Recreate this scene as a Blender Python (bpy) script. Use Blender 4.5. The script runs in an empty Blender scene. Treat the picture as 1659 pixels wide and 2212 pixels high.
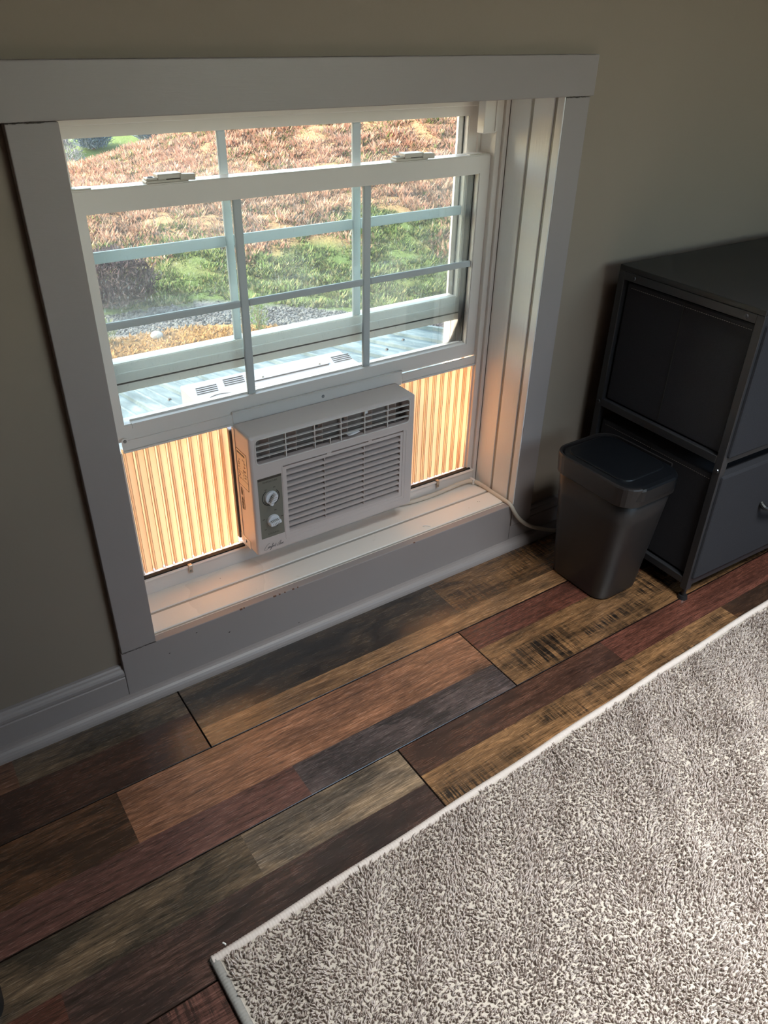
import bpy, bmesh, math, random
import numpy as np
from mathutils import Vector, Matrix

S = bpy.context.scene
COL = S.collection
R = math.radians

# ---------------------------------------------------------------- camera
cam_d = bpy.data.cameras.new('camera')
cam = bpy.data.objects.new('camera', cam_d)
COL.objects.link(cam)
S.camera = cam
CP = Vector((-0.28180871, -1.17317355, 1.16425223))
cr = Vector((0.82773184, -0.56080655, 0.01886846))
cu = Vector((0.29086723, 0.45758068, 0.84024769))
cf = Vector((0.47985025, 0.69001155, -0.54187435))
cam.matrix_world = Matrix(((cr.x, cu.x, -cf.x, CP.x), (cr.y, cu.y, -cf.y, CP.y), (cr.z, cu.z, -cf.z, CP.z), (0, 0, 0, 1)))
cam_d.sensor_fit = 'HORIZONTAL'
cam_d.sensor_width = 36.0
cam_d.lens = 36.0 * 1669.0 / 1659.0
cam_d.clip_start = 0.02
cam_d.clip_end = 600

# ---------------------------------------------------------------- exposure
S.view_settings.view_transform = 'Standard'
S.view_settings.look = 'None'
S.view_settings.gamma = 1.0
S.view_settings.use_curve_mapping = False
S.view_settings.exposure = 0.0
S.cycles.use_denoising = True
S.cycles.max_bounces = 12
S.cycles.diffuse_bounces = 6
S.cycles.transparent_max_bounces = 16
S.cycles.sample_clamp_indirect = 6

# ---------------------------------------------------------------- sky and sun
SUN_EL, SUN_AZ = R(42), R(-65)          # azimuth measured from +y towards +x
SUN_DIR = Vector((math.sin(SUN_AZ) * math.cos(SUN_EL), math.cos(SUN_AZ) * math.cos(SUN_EL), math.sin(SUN_EL)))
world = bpy.data.worlds.new('sky')
S.world = world
world.use_nodes = True
wn, wl = world.node_tree.nodes, world.node_tree.links
wn.clear()
sky = wn.new('ShaderNodeTexSky')
sky.sky_type = 'NISHITA'
sky.sun_disc = False
sky.sun_elevation = SUN_EL
sky.sun_rotation = SUN_AZ
sky.air_density = 1.2
sky.dust_density = 2.0
bg = wn.new('ShaderNodeBackground')
bg.inputs[1].default_value = 1.9
wo = wn.new('ShaderNodeOutputWorld')
wb = wn.new('ShaderNodeMix')             # camera white balance, the same over the whole sky
wb.data_type = 'RGBA'
wb.blend_type = 'MULTIPLY'
wb.inputs[0].default_value = 1.0
wb.inputs[7].default_value = (1.10, 0.98, 0.84, 1)
wl.new(sky.outputs[0], wb.inputs[6])
wl.new(wb.outputs[2], bg.inputs[0])
wl.new(bg.outputs[0], wo.inputs[0])
sun_d = bpy.data.lights.new('sun', 'SUN')
sun_d.energy = 18.0
sun_d.angle = R(0.6)
sun_d.color = (1.0, 0.95, 0.88)
sun = bpy.data.objects.new('sun', sun_d)
COL.objects.link(sun)
sun.rotation_euler = SUN_DIR.to_track_quat('Z', 'Y').to_euler()
sun.location = (-3, 6, 8)

# added fill light, set in an unseen window of the opposite wall
W2 = (0.65, 2.05, 0.85, 1.75, -2.4)      # x0 x1 z0 z1 wall plane y
al_d = bpy.data.lights.new('far_fill_light', 'AREA')
al_d.shape = 'RECTANGLE'
al_d.size, al_d.size_y = 1.35, 0.85
al_d.energy = 0.9
al_d.color = (1.0, 0.90, 0.82)
al = bpy.data.objects.new('far_fill_light', al_d)
COL.objects.link(al)
al.location = ((W2[0] + W2[1]) / 2, W2[4] - 0.10, (W2[2] + W2[3]) / 2)
al.rotation_euler = (R(-90), 0, R(180))

# added fill light over the rug, set in an unseen skylight shaft
SK = (0.35, 1.25, -2.05, -1.25)          # x0 x1 y0 y1
sk_d = bpy.data.lights.new('rug_fill_light', 'AREA')
sk_d.shape = 'RECTANGLE'
sk_d.size, sk_d.size_y = 0.86, 0.76
sk_d.energy = 60.0
sk_d.spread = R(77)
sk_d.color = (1.0, 0.965, 0.945)
sk = bpy.data.objects.new('rug_fill_light', sk_d)
COL.objects.link(sk)
sk.location = (0.8, -1.65, 2.62)

# ================================================================ helpers
def s2l(c):
    return tuple(((v / 255) / 12.92 if v / 255 <= 0.04045 else ((v / 255 + 0.055) / 1.055) ** 2.4) for v in c)

class NT:
    def __init__(s, name):
        s.m = bpy.data.materials.new(name)
        s.m.use_nodes = True
        s.n, s.l = s.m.node_tree.nodes, s.m.node_tree.links
        s.n.clear()
        s.out = s.n.new('ShaderNodeOutputMaterial')
    def new(s, t, **k):
        n = s.n.new(t)
        for a, b in k.items():
            setattr(n, a, b)
        return n
    def link(s, a, b):
        s.l.new(a, b)
    def sset(s, n, i, v):
        if hasattr(v, 'is_output'):
            s.l.new(v, n.inputs[i])
        elif v is not None:
            n.inputs[i].default_value = v
    def math(s, op, a, b=None, c=None, clamp=False):
        n = s.new('ShaderNodeMath', operation=op)
        n.use_clamp = clamp
        s.sset(n, 0, a); s.sset(n, 1, b); s.sset(n, 2, c)
        return n.outputs[0]
    def vmath(s, op, a, b=None):
        n = s.new('ShaderNodeVectorMath', operation=op)
        s.sset(n, 0, a); s.sset(n, 1, b)
        return n.outputs[0]
    def noise(s, vec, scale, detail=3, rough=0.5, dist=0.0):
        n = s.new('ShaderNodeTexNoise')
        if vec is not None:
            s.link(vec, n.inputs['Vector'])
        n.inputs['Scale'].default_value = scale
        n.inputs['Detail'].default_value = detail
        n.inputs['Roughness'].default_value = rough
        n.inputs['Distortion'].default_value = dist
        return n.outputs[0]
    def ramp(s, fac, stops):
        n = s.new('ShaderNodeValToRGB')
        s.link(fac, n.inputs[0])
        e = n.color_ramp.elements
        while len(e) < len(stops):
            e.new(0.5)
        for el, (p, c) in zip(e, stops):
            el.position = p
            el.color = (*c, 1) if not isinstance(c, (int, float)) else (c, c, c, 1)
        return n.outputs[0]
    def mix(s, f, a, b, blend='MIX'):
        n = s.new('ShaderNodeMix', data_type='RGBA', blend_type=blend)
        s.sset(n, 0, f)
        for i, v in ((6, a), (7, b)):
            s.sset(n, i, (*v, 1) if isinstance(v, tuple) and len(v) == 3 else v)
        return n.outputs[2]
    def pos(s):
        return s.new('ShaderNodeNewGeometry').outputs['Position']
    def bump(s, h, strength, dist=0.001):
        n = s.new('ShaderNodeBump')
        s.link(h, n.inputs['Height'])
        n.inputs['Strength'].default_value = strength
        n.inputs['Distance'].default_value = dist
        return n.outputs[0]
    def pbr(s, col, rough=0.5, metal=0.0, normal=None, spec=0.5, **kw):
        p = s.new('ShaderNodeBsdfPrincipled')
        s.sset(p, 'Base Color', (*col, 1) if isinstance(col, tuple) and len(col) == 3 else col)
        s.sset(p, 'Roughness', rough)
        s.sset(p, 'Metallic', metal)
        s.sset(p, 'Specular IOR Level', spec)
        if normal is not None:
            s.link(normal, p.inputs['Normal'])
        for k, v in kw.items():
            s.sset(p, k, v)
        s.link(p.outputs[0], s.out.inputs[0])
        return p

def painted(name, col, rough=0.45, mott=0.04, grain=0.15, gscale=(6, 6, 60), spec=0.5, dirt=None):
    """paint or plastic with faint mottling and brush relief"""
    t = NT(name)
    P = t.pos()
    n1 = t.noise(P, 3.0, 4)
    c = t.mix(n1, tuple(v * (1 - mott * 2) for v in col), tuple(min(1, v * (1 + mott * 2)) for v in col))
    g = t.noise(t.vmath('MULTIPLY', P, gscale), 8.0, 4, 0.6)
    if dirt:
        d = t.noise(P, 38.0, 3, 0.6)
        f = t.ramp(d, [(0.70, 0.0), (0.76, 0.55)])
        c = t.mix(f, c, dirt)
    t.pbr(c, t.math('MULTIPLY_ADD', n1, 0.12, rough - 0.06), normal=t.bump(g, grain, 0.0008), spec=spec)
    return t.m

WOOD_WHITE = s2l((226, 222, 216))
M = {}
M['wall'] = painted('wall_paint', s2l((150, 136, 122)), 0.75, 0.03, 0.25, (25, 25, 25), 0.3)
M['room'] = painted('deep_taupe_paint', s2l((96, 86, 78)), 0.8, 0.03, 0.2, (25, 25, 25), 0.3)
M['trim'] = painted('trim_white_shaded', s2l((158, 148, 145)), 0.42, 0.03, 0.3, (6, 6, 60))  # white like the recess boards; room-side shade greyed into the colour
M['trim_h'] = painted('trim_white_shaded_lengthwise', s2l((158, 148, 145)), 0.42, 0.03, 0.25, (4, 50, 50))  # same shade-greyed white, grain turned lengthwise
M['board_v'] = painted('beadboard_paint_upright', s2l((246, 245, 243)), 0.24, 0.03, 0.8, (30, 30, 2))
M['board_h'] = painted('beadboard_paint_flat', s2l((244, 236, 226)), 0.28, 0.03, 0.5, (2, 30, 30), dirt=s2l((190, 178, 160)))
M['groove'] = painted('groove_shade_grey', s2l((172, 168, 160)), 0.6, 0.03, 0.3)  # grey puts the shade of the board grooves into the backing colour
M['vinyl'] = painted('vinyl_white', s2l((230, 223, 217)), 0.33, 0.02, 0.05)
M['vinyl_dark'] = painted('vinyl_grey_muntin', s2l((190, 196, 198)), 0.35, 0.02, 0.05)
M['vinyl_blue'] = painted('vinyl_pale_muntin', s2l((206, 214, 218)), 0.3, 0.02, 0.05)
M['ac'] = painted('appliance_plastic', s2l((218, 204, 198)), 0.38, 0.015, 0.1, (60, 60, 60))
M['ac_slat'] = painted('appliance_slats', s2l((208, 193, 187)), 0.42, 0.015, 0.05)
M['ac_side'] = painted('appliance_sheet_metal', s2l((232, 226, 220)), 0.34, 0.015, 0.05)
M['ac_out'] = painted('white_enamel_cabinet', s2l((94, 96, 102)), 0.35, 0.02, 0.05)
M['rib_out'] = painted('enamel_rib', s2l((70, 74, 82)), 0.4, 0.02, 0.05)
M['ctrl'] = painted('control_plate_grey', s2l((130, 125, 112)), 0.35, 0.02, 0.05)
M['knob'] = painted('knob_plastic', s2l((240, 240, 244)), 0.3, 0.02, 0.05)
M['ink'] = painted('black_print', (0.012, 0.012, 0.014), 0.4, 0.0, 0.0)
M['ink2'] = painted('grey_print', s2l((70, 62, 54)), 0.5, 0.0, 0.0)
M['duct'] = painted('duct_grey', s2l((142, 132, 128)), 0.5, 0.05, 0.1)
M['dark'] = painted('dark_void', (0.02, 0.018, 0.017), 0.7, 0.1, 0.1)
M['gasket'] = painted('black_gasket', (0.015, 0.015, 0.015), 0.6, 0.1, 0.2)
M['latch'] = painted('latch_beige', s2l((214, 206, 196)), 0.4, 0.02, 0.05)
M['cord'] = painted('cord_beige', s2l((216, 204, 188)), 0.42, 0.02, 0.05)
M['label'] = painted('rating_label', s2l((233, 215, 190)), 0.45, 0.02, 0.0)
M['bin'] = painted('bin_plastic', s2l((38, 35, 35)), 0.36, 0.05, 0.35, (140, 140, 140))
M['lid'] = painted('bin_lid_plastic', s2l((15, 17, 21)), 0.30, 0.05, 0.35, (140, 140, 140))
M['frame'] = painted('black_metal', s2l((48, 48, 51)), 0.38, 0.04, 0.1, (60, 60, 60))
M['dtop'] = painted('dresser_top_black', s2l((36, 36, 37)), 0.5, 0.06, 0.3, (60, 60, 60))
M['rubber'] = painted('black_rubber', (0.012, 0.012, 0.013), 0.45, 0.1, 0.1)
M['crumb'] = painted('white_crumb_sun_sliver', (0.85, 0.85, 0.83), 0.6, 0.0, 0.0)  # also colours the sunlight sliver on the sill
M['chip'] = painted('chipped_wood', s2l((112, 78, 62)), 0.8, 0.1, 0.4)
M['crack'] = painted('caulk_crack', s2l((60, 52, 46)), 0.8, 0.1, 0.4)
M['overhang'] = painted('overhang_white', s2l((220, 220, 218)), 0.5)

def mk_metal():
    t = NT('zinc_clip'); t.pbr(s2l((190, 180, 168)), 0.32, 0.9); M['zinc'] = t.m
    t = NT('screw_steel'); t.pbr(s2l((150, 148, 146)), 0.3, 0.9); M['screw'] = t.m
    t = NT('black_screw'); t.pbr(s2l((70, 70, 72)), 0.3, 0.6); M['bscrew'] = t.m
    # weathered galvanised roof
    t = NT('galvanised_roof')
    P = t.pos()
    n = t.noise(t.vmath('MULTIPLY', P, (5, 1.4, 1)), 2.2, 5, 0.65, 0.6)
    c = t.ramp(n, [(0.30, s2l((26, 42, 48))), (0.5, s2l((46, 62, 68))), (0.7, s2l((74, 86, 90)))])
    t.pbr(c, t.ramp(n, [(0.3, 0.6), (0.7, 0.42)]), 0.1, spec=0.35)
    M['roof'] = t.m
mk_metal()

def mk_glass(name, dust=0.03, tint=(0.93, 0.97, 0.965)):
    t = NT(name)
    tr = t.new('ShaderNodeBsdfTransparent'); tr.inputs[0].default_value = (*tint, 1)
    gl = t.new('ShaderNodeBsdfGlossy'); gl.inputs['Roughness'].default_value = 0.02
    df = t.new('ShaderNodeBsdfTranslucent'); df.inputs[0].default_value = (0.9, 0.92, 0.95, 1)
    fr = t.new('ShaderNodeFresnel'); fr.inputs[0].default_value = 1.45
    a = t.new('ShaderNodeMixShader'); t.link(fr.outputs[0], a.inputs[0]); t.link(tr.outputs[0], a.inputs[1]); t.link(gl.outputs[0], a.inputs[2])
    P = t.pos()
    d1 = t.noise(P, 7.0, 5, 0.6)
    d2 = t.ramp(t.noise(t.vmath('MULTIPLY', P, (1, 1, 0.35)), 260.0, 2), [(0.66, 0.0), (0.72, 1.0)])
    f = t.math('ADD', t.math('MULTIPLY', t.ramp(d1, [(0.35, 0.2), (0.75, 1.0)]), dust), t.math('MULTIPLY', d2, 0.10))
    b = t.new('ShaderNodeMixShader'); t.link(f, b.inputs[0]); t.link(a.outputs[0], b.inputs[1]); t.link(df.outputs[0], b.inputs[2])
    t.link(b.outputs[0], t.out.inputs[0])
    return t.m
M['glass'] = mk_glass('window_glass')

def mk_curtain():
    t = NT('translucent_vinyl')
    P = t.pos()
    n = t.noise(t.vmath('MULTIPLY', P, (40, 40, 3)), 3.0, 3)
    c = t.mix(n, s2l((226, 174, 126)), s2l((234, 184, 137)))
    tr = t.new('ShaderNodeBsdfTranslucent'); t.link(c, tr.inputs[0])
    df = t.new('ShaderNodeBsdfPrincipled'); df.inputs['Base Color'].default_value = (*s2l((240, 226, 205)), 1); df.inputs['Roughness'].default_value = 0.35
    m = t.new('ShaderNodeMixShader'); m.inputs[0].default_value = 0.18
    t.link(tr.outputs[0], m.inputs[1]); t.link(df.outputs[0], m.inputs[2]); t.link(m.outputs[0], t.out.inputs[0])
    M['curtain'] = t.m
    M['rib'] = painted('vinyl_fold', s2l((190, 152, 118)), 0.4)
mk_curtain()

def mk_fabric():
    t = NT('charcoal_fabric')
    P = t.pos()
    w = t.noise(P, 900.0, 2, 0.7)
    n = t.noise(P, 5.0, 3)
    c = t.mix(w, s2l((34, 34, 37)), s2l((63, 63, 69)))
    c = t.mix(t.math('MULTIPLY', n, 0.3), c, s2l((44, 42, 43)))
    t.pbr(c, 0.92, normal=t.bump(w, 0.6, 0.0006), spec=0.2)
    M['fabric'] = t.m
mk_fabric()

def mk_wood():
    t = NT('laminate_wood')
    P = t.pos()
    A = lambda n: t.new('ShaderNodeAttribute', attribute_name=n)
    a1, a2, a3 = A('tone'), A('tone2'), A('par')
    sp = t.new('ShaderNodeSeparateColor'); t.link(a3.outputs['Color'], sp.inputs[0])
    seed, saw, blo = sp.outputs[0], sp.outputs[1], sp.outputs[2]
    cx = t.new('ShaderNodeCombineXYZ')
    t.link(t.math('MULTIPLY', seed, 37.0), cx.inputs[0]); t.link(t.math('MULTIPLY', seed, 91.0), cx.inputs[1]); t.link(seed, cx.inputs[2])
    Q = t.vmath('ADD', P, cx.outputs[0])
    warp = t.noise(t.vmath('MULTIPLY', Q, (3, 8, 1)), 1.6, 3)
    wv = t.new('ShaderNodeCombineXYZ'); t.link(t.math('MULTIPLY', warp, 0.010), wv.inputs[1])
    Qw = t.vmath('ADD', Q, wv.outputs[0])
    g1 = t.noise(t.vmath('MULTIPLY', Qw, (5, 95, 1)), 1.3, 6, 0.62)
    g2 = t.noise(t.vmath('MULTIPLY', Qw, (28, 420, 1)), 1.5, 4, 0.6)
    b1 = t.noise(t.vmath('MULTIPLY', Qw, (5, 16, 1)), 1.0, 5, 0.62, 0.5)
    b2 = t.noise(t.vmath('MULTIPLY', Q, (2.2, 9, 1)), 1.7, 4, 0.6)
    # saw marks run across the board
    sm = t.noise(t.vmath('MULTIPLY', Q, (150, 9, 1)), 1.0, 3, 0.7)
    sf = t.math('MULTIPLY', t.ramp(sm, [(0.42, 0.0), (0.56, 1.0)]), t.ramp(b2, [(0.44, 0.0), (0.60, 1.0)]))
    sf = t.math('MULTIPLY', sf, saw)
    bf = t.math('MULTIPLY', t.ramp(b1, [(0.39, 0.0), (0.58, 1.0)]), blo)
    c = t.mix(bf, a1.outputs['Color'], a2.outputs['Color'])
    c = t.mix(sf, c, t.mix(0.75, a2.outputs['Color'], (0.006, 0.006, 0.006)))
    gr = t.ramp(g1, [(0.30, 0.50), (0.5, 1.0), (0.70, 1.50)])
    c = t.mix(1.0, c, gr, 'MULTIPLY')
    fg = t.ramp(g2, [(0.36, 0.42), (0.5, 1.0), (0.66, 1.38)])
    c = t.mix(0.9, c, fg, 'MULTIPLY')
    # knots
    vo = t.new('ShaderNodeTexVoronoi'); t.link(t.vmath('MULTIPLY', Qw, (3.2, 9, 1)), vo.inputs['Vector']); vo.inputs['Scale'].default_value = 1.0
    k = t.ramp(vo.outputs['Distance'], [(0.03, 1.0), (0.13, 0.0)])
    c = t.mix(t.math('MULTIPLY', k, 0.7), c, (0.015, 0.012, 0.010))
    h = t.math('ADD', g2, t.math('MULTIPLY', g1, 1.4))
    t.pbr(c, t.math('MULTIPLY_ADD', g2, 0.12, 0.20), normal=t.bump(h, 0.16, 0.0006), spec=0.8, **{'Coat Weight': 0.7, 'Coat Roughness': 0.20})
    M['wood'] = t.m
mk_wood()

def mk_rug():
    t = NT('rug_yarn')
    a = t.new('ShaderNodeAttribute', attribute_name='tone')
    df = t.new('ShaderNodeBsdfDiffuse'); t.link(a.outputs['Color'], df.inputs[0])
    tr = t.new('ShaderNodeBsdfTranslucent'); t.link(a.outputs['Color'], tr.inputs[0])
    m = t.new('ShaderNodeMixShader'); m.inputs[0].default_value = 0.42
    t.link(df.outputs[0], m.inputs[1]); t.link(tr.outputs[0], m.inputs[2]); t.link(m.outputs[0], t.out.inputs[0])
    M['yarn'] = t.m
    M['rugbase'] = painted('rug_backing', s2l((186, 176, 166)), 0.95, 0.1, 0.8, (60, 60, 60), 0.1)
    M['binding'] = painted('rug_binding', s2l((206, 194, 188)), 0.8, 0.04, 0.6, (200, 200, 200), 0.2)
    M['binding2'] = painted('rug_side_tape', s2l((150, 146, 142)), 0.85, 0.04, 0.6, (200, 200, 200), 0.2)
mk_rug()

# ---------------------------------------------------------------- mesh helpers
def finish(name, me, mat=None, parent=None, smooth=False, kind=None, label=None, cat=None, group=None):
    if mat is not None:
        me.materials.append(mat)
    if smooth:
        me.shade_smooth()
    o = bpy.data.objects.new(name, me)
    COL.objects.link(o)
    if parent is not None:
        o.parent = parent
        if parent.type == 'EMPTY':
            o.matrix_parent_inverse = Matrix.Translation(-parent.location)
    if kind: o['kind'] = kind
    if label: o['label'] = label
    if cat: o['category'] = cat
    if group: o['group'] = group
    return o

def obj(name, bm, mat, parent=None, smooth=False, **k):
    me = bpy.data.meshes.new(name)
    bm.normal_update()
    bm.to_mesh(me)
    bm.free()
    return finish(name, me, mat, parent, smooth, **k)

def empty(name, loc, label, cat, kind=None, group=None):
    o = bpy.data.objects.new(name, None)
    COL.objects.link(o)
    o.location = loc
    o.empty_display_size = 0.05
    o['label'] = label; o['category'] = cat
    if kind: o['kind'] = kind
    if group: o['group'] = group
    return o

def box(bm, x0, x1, y0, y1, z0, z1, r=0.0, seg=2, mat=None):
    vs = [bm.verts.new((x, y, z)) for x in (x0, x1) for y in (y0, y1) for z in (z0, z1)]
    F = [(0, 1, 3, 2), (4, 6, 7, 5), (0, 4, 5, 1), (2, 3, 7, 6), (0, 2, 6, 4), (1, 5, 7, 3)]
    fs = [bm.faces.new([vs[i] for i in f]) for f in F]
    if mat is not None:
        for v in vs: v.co = mat @ v.co
    if r > 0:
        es = list({e for f in fs for e in f.edges})
        bmesh.ops.bevel(bm, geom=es, offset=r, segments=seg, affect='EDGES', profile=0.5)
    return bm

def B(*a, **k):
    bm = bmesh.new()
    box(bm, *a, **k)
    return bm

def boxes(lst, r=0.0, seg=2):
    bm = bmesh.new()
    for a in lst:
        box(bm, *a, r=r, seg=seg)
    return bm

def prism(bm, pts, axis, a0, a1):
    """extrude a closed 2D outline along axis x/y/z"""
    def P(p, a):
        return {'x': (a, p[0], p[1]), 'y': (p[0], a, p[1]), 'z': (p[0], p[1], a)}[axis]
    n = len(pts)
    v0 = [bm.verts.new(P(p, a0)) for p in pts]
    v1 = [bm.verts.new(P(p, a1)) for p in pts]
    for i in range(n):
        bm.faces.new((v0[i], v0[(i + 1) % n], v1[(i + 1) % n], v1[i]))
    bm.faces.new(v0[::-1]); bm.faces.new(v1)
    bmesh.ops.recalc_face_normals(bm, faces=bm.faces)
    return bm

def tube(bm, pts, rad, n=10, caps=True):
    pts = [Vector(p) for p in pts]
    up = Vector((0, 0, 1)); rings = []
    last = None
    for i, p in enumerate(pts):
        d = (pts[min(i + 1, len(pts) - 1)] - pts[max(i - 1, 0)]).normalized()
        a = d.cross(up) if abs(d.dot(up)) < 0.95 else d.cross(Vector((1, 0, 0)))
        if last is not None:
            a = last - d * last.dot(d)
        a.normalize(); last = a
        b = d.cross(a)
        rr = rad[i] if isinstance(rad, (list, tuple)) else rad
        rings.append([bm.verts.new(p + (a * math.cos(t) + b * math.sin(t)) * rr) for t in [2 * math.pi * k / n for k in range(n)]])
    for r0, r1 in zip(rings, rings[1:]):
        for k in range(n):
            bm.faces.new((r0[k], r0[(k + 1) % n], r1[(k + 1) % n], r1[k]))
    if caps:
        bm.faces.new(rings[0][::-1]); bm.faces.new(rings[-1])
    return bm

def spline(pts, n=8):
    pts = [Vector(p) for p in pts]
    out = []
    for i in range(len(pts) - 1):
        p0, p1, p2, p3 = pts[max(i - 1, 0)], pts[i], pts[i + 1], pts[min(i + 2, len(pts) - 1)]
        for k in range(n):
            t = k / n
            out.append(0.5 * ((2 * p1) + (p2 - p0) * t + (2 * p0 - 5 * p1 + 4 * p2 - p3) * t * t + (-p0 + 3 * p1 - 3 * p2 + p3) * t ** 3))
    out.append(pts[-1])
    return out

def cyl(bm, c, r, h, axis='y', n=24, r2=None, bev=0.0):
    """cylinder from c along axis by h"""
    r2 = r if r2 is None else r2
    ax = {'x': Vector((1, 0, 0)), 'y': Vector((0, 1, 0)), 'z': Vector((0, 0, 1))}[axis]
    c = Vector(c)
    pts = [c, c + ax * h]; rad = [r, r2]
    if bev:
        s = 1 if h > 0 else -1
        pts = [c, c + ax * (h - s * bev), c + ax * h]; rad = [r, r2, r2 - bev]
    return tube(bm, pts, rad, n)

def rrect(x0, x1, y0, y1, r, n=5):
    out = []
    for cx, cy, a in ((x1 - r, y1 - r, 0), (x0 + r, y1 - r, 90), (x0 + r, y0 + r, 180), (x1 - r, y0 + r, 270)):
        for k in range(n + 1):
            t = R(a + 90 * k / n)
            out.append((cx + r * math.cos(t), cy + r * math.sin(t)))
    return out

def cut(bm, cutters):
    """difference of several closed bmeshes, returns a bmesh"""
    me = bpy.data.meshes.new('tmp'); bm.to_mesh(me); bm.free()
    o = bpy.data.objects.new('tmp', me); COL.objects.link(o)
    tmp = []
    for c in cutters:
        cm = bpy.data.meshes.new('tmpc'); bmesh.ops.recalc_face_normals(c, faces=c.faces); c.to_mesh(cm); c.free()
        co = bpy.data.objects.new('tmpc', cm); COL.objects.link(co); tmp.append(co)
        md = o.modifiers.new('b', 'BOOLEAN'); md.operation = 'DIFFERENCE'; md.solver = 'EXACT'; md.object = co
    dg = bpy.context.evaluated_depsgraph_get(); dg.update()
    res = bpy.data.meshes.new_from_object(o.evaluated_get(dg))
    out = bmesh.new(); out.from_mesh(res)
    for q in tmp + [o]:
        m_ = q.data; bpy.data.objects.remove(q); bpy.data.meshes.remove(m_)
    bpy.data.meshes.remove(res)
    return out

def screw(name, c, axis, r, mat, parent, sgn=-1, slot=True):
    bm = bmesh.new()
    cyl(bm, c, r, sgn * r * 0.45, axis, 14, r2=r * 0.75)
    cyl(bm, c, r * 1.25, sgn * r * 0.12, axis, 14)
    return obj(name, bm, mat, parent)

def mesh_np(name, V, F, mat, parent=None, colors=None, smooth=False, **k):
    """V (n,3), F (m,k) arrays; colors per vertex"""
    me = bpy.data.meshes.new(name)
    V = np.asarray(V, np.float32); F = np.asarray(F, np.int32)
    m, kk = F.shape
    me.vertices.add(len(V)); me.vertices.foreach_set('co', V.ravel())
    me.loops.add(m * kk); me.loops.foreach_set('vertex_index', F.ravel())
    me.polygons.add(m); me.polygons.foreach_set('loop_start', np.arange(0, m * kk, kk, dtype=np.int32))
    me.update(calc_edges=True)
    if colors is not None:
        at = me.color_attributes.new('tone', 'FLOAT_COLOR', 'POINT')
        c = np.ones((len(V), 4), np.float32); c[:, :3] = colors
        at.data.foreach_set('color', c.ravel())
    return finish(name, me, mat, parent, smooth, **k)

# ================================================================ measures (metres)
XW, ZT, ZB = 0.93, 1.0383, 0.1273        # opening
CW, HH = 0.0675, 0.0693                  # casing widths
YF, YW = 0.1485, 0.167                   # vinyl frame face, lower sash face
YU = 0.208                               # upper sash face
WY = 0.018                               # wall face
RX0, RX1, RY0, RZ = -2.6, 3.3, -2.4, 2.4

# ================================================================ room shell
def wall_with_hole(name, x0, x1, z0, z1, hx0, hx1, hz0, hz1, y0, y1, mat, label):
    bm = boxes([(x0, hx0, y0, y1, z0, z1), (hx1, x1, y0, y1, z0, z1), (hx0, hx1, y0, y1, z0, hz0), (hx0, hx1, y0, y1, hz1, z1)])
    return obj(name, bm, mat, kind='structure', label=label)

wall_with_hole('wall_front', RX0, RX1, -0.02, RZ, -0.012, XW + 0.012, ZB - 0.012, ZT + 0.012, WY, 0.25, M['wall'], 'beige painted wall around the low window')
wall_with_hole('wall_back', RX0, RX1, -0.02, RZ, W2[0], W2[1], W2[2], W2[3], W2[4] - 0.15, W2[4], M['room'], 'taupe wall behind the camera with an opening for the added fill window')
obj('wall_left', B(RX0 - 0.1, RX0, RY0 - 0.15, 0.25, -0.02, RZ), M['room'], kind='structure', label='taupe side wall left of the room')
obj('wall_right', B(RX1, RX1 + 0.1, RY0 - 0.15, 0.25, -0.02, RZ), M['room'], kind='structure', label='taupe side wall right of the room')
obj('ceiling', boxes([(RX0 - 0.1, SK[0], RY0 - 0.15, 0.25, RZ, RZ + 0.3), (SK[1], RX1 + 0.1, RY0 - 0.15, 0.25, RZ, RZ + 0.3), (SK[0], SK[1], RY0 - 0.15, SK[2], RZ, RZ + 0.3), (SK[0], SK[1], SK[3], 0.25, RZ, RZ + 0.3)]), M['room'], kind='structure', label='taupe ceiling with an opening for the added fill light')

# unseen window added in the opposite wall (behind the camera) for fill light
w2 = empty('added_window_back', ((W2[0] + W2[1]) / 2, W2[4], W2[2]), 'unseen white window added behind the camera for fill light', 'window', kind='structure')
x0, x1, z0, z1, yy = W2
obj('window_frame', boxes([(x0, x0 + 0.05, yy - 0.08, yy + 0.01, z0, z1), (x1 - 0.05, x1, yy - 0.08, yy + 0.01, z0, z1), (x0 + 0.05, x1 - 0.05, yy - 0.08, yy + 0.01, z0, z0 + 0.05), (x0 + 0.05, x1 - 0.05, yy - 0.08, yy + 0.01, z1 - 0.05, z1)]), M['vinyl'], w2)
obj('glass_pane', B(x0 + 0.05, x1 - 0.05, yy - 0.05, yy - 0.046, z0 + 0.05, z1 - 0.05), M['glass'], w2)

w3 = empty('added_skylight', ((SK[0] + SK[1]) / 2, (SK[2] + SK[3]) / 2, RZ), 'unseen square skylight added to brighten the rug', 'window', kind='structure')  # skylight added to house the fill light over the rug
obj('window_frame', boxes([(SK[0], SK[0] + .03, SK[2], SK[3], RZ + .19, RZ + .215), (SK[1] - .03, SK[1], SK[2], SK[3], RZ + .19, RZ + .215), (SK[0] + .03, SK[1] - .03, SK[2], SK[2] + .03, RZ + .19, RZ + .215), (SK[0] + .03, SK[1] - .03, SK[3] - .03, SK[3], RZ + .19, RZ + .215)]), M['vinyl'], w3)
obj('glass_pane', B(SK[0] + .03, SK[1] - .03, SK[2] + .03, SK[3] - .03, RZ + .20, RZ + .204), M['glass'], w3)

# ---------------------------------------------------------------- floor
obj_floor = obj('floor', B(RX0, RX1, RY0, 0.018, -0.05, -0.006), M['dark'], kind='structure', label='dark mixed-tone wood laminate floor')

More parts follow.
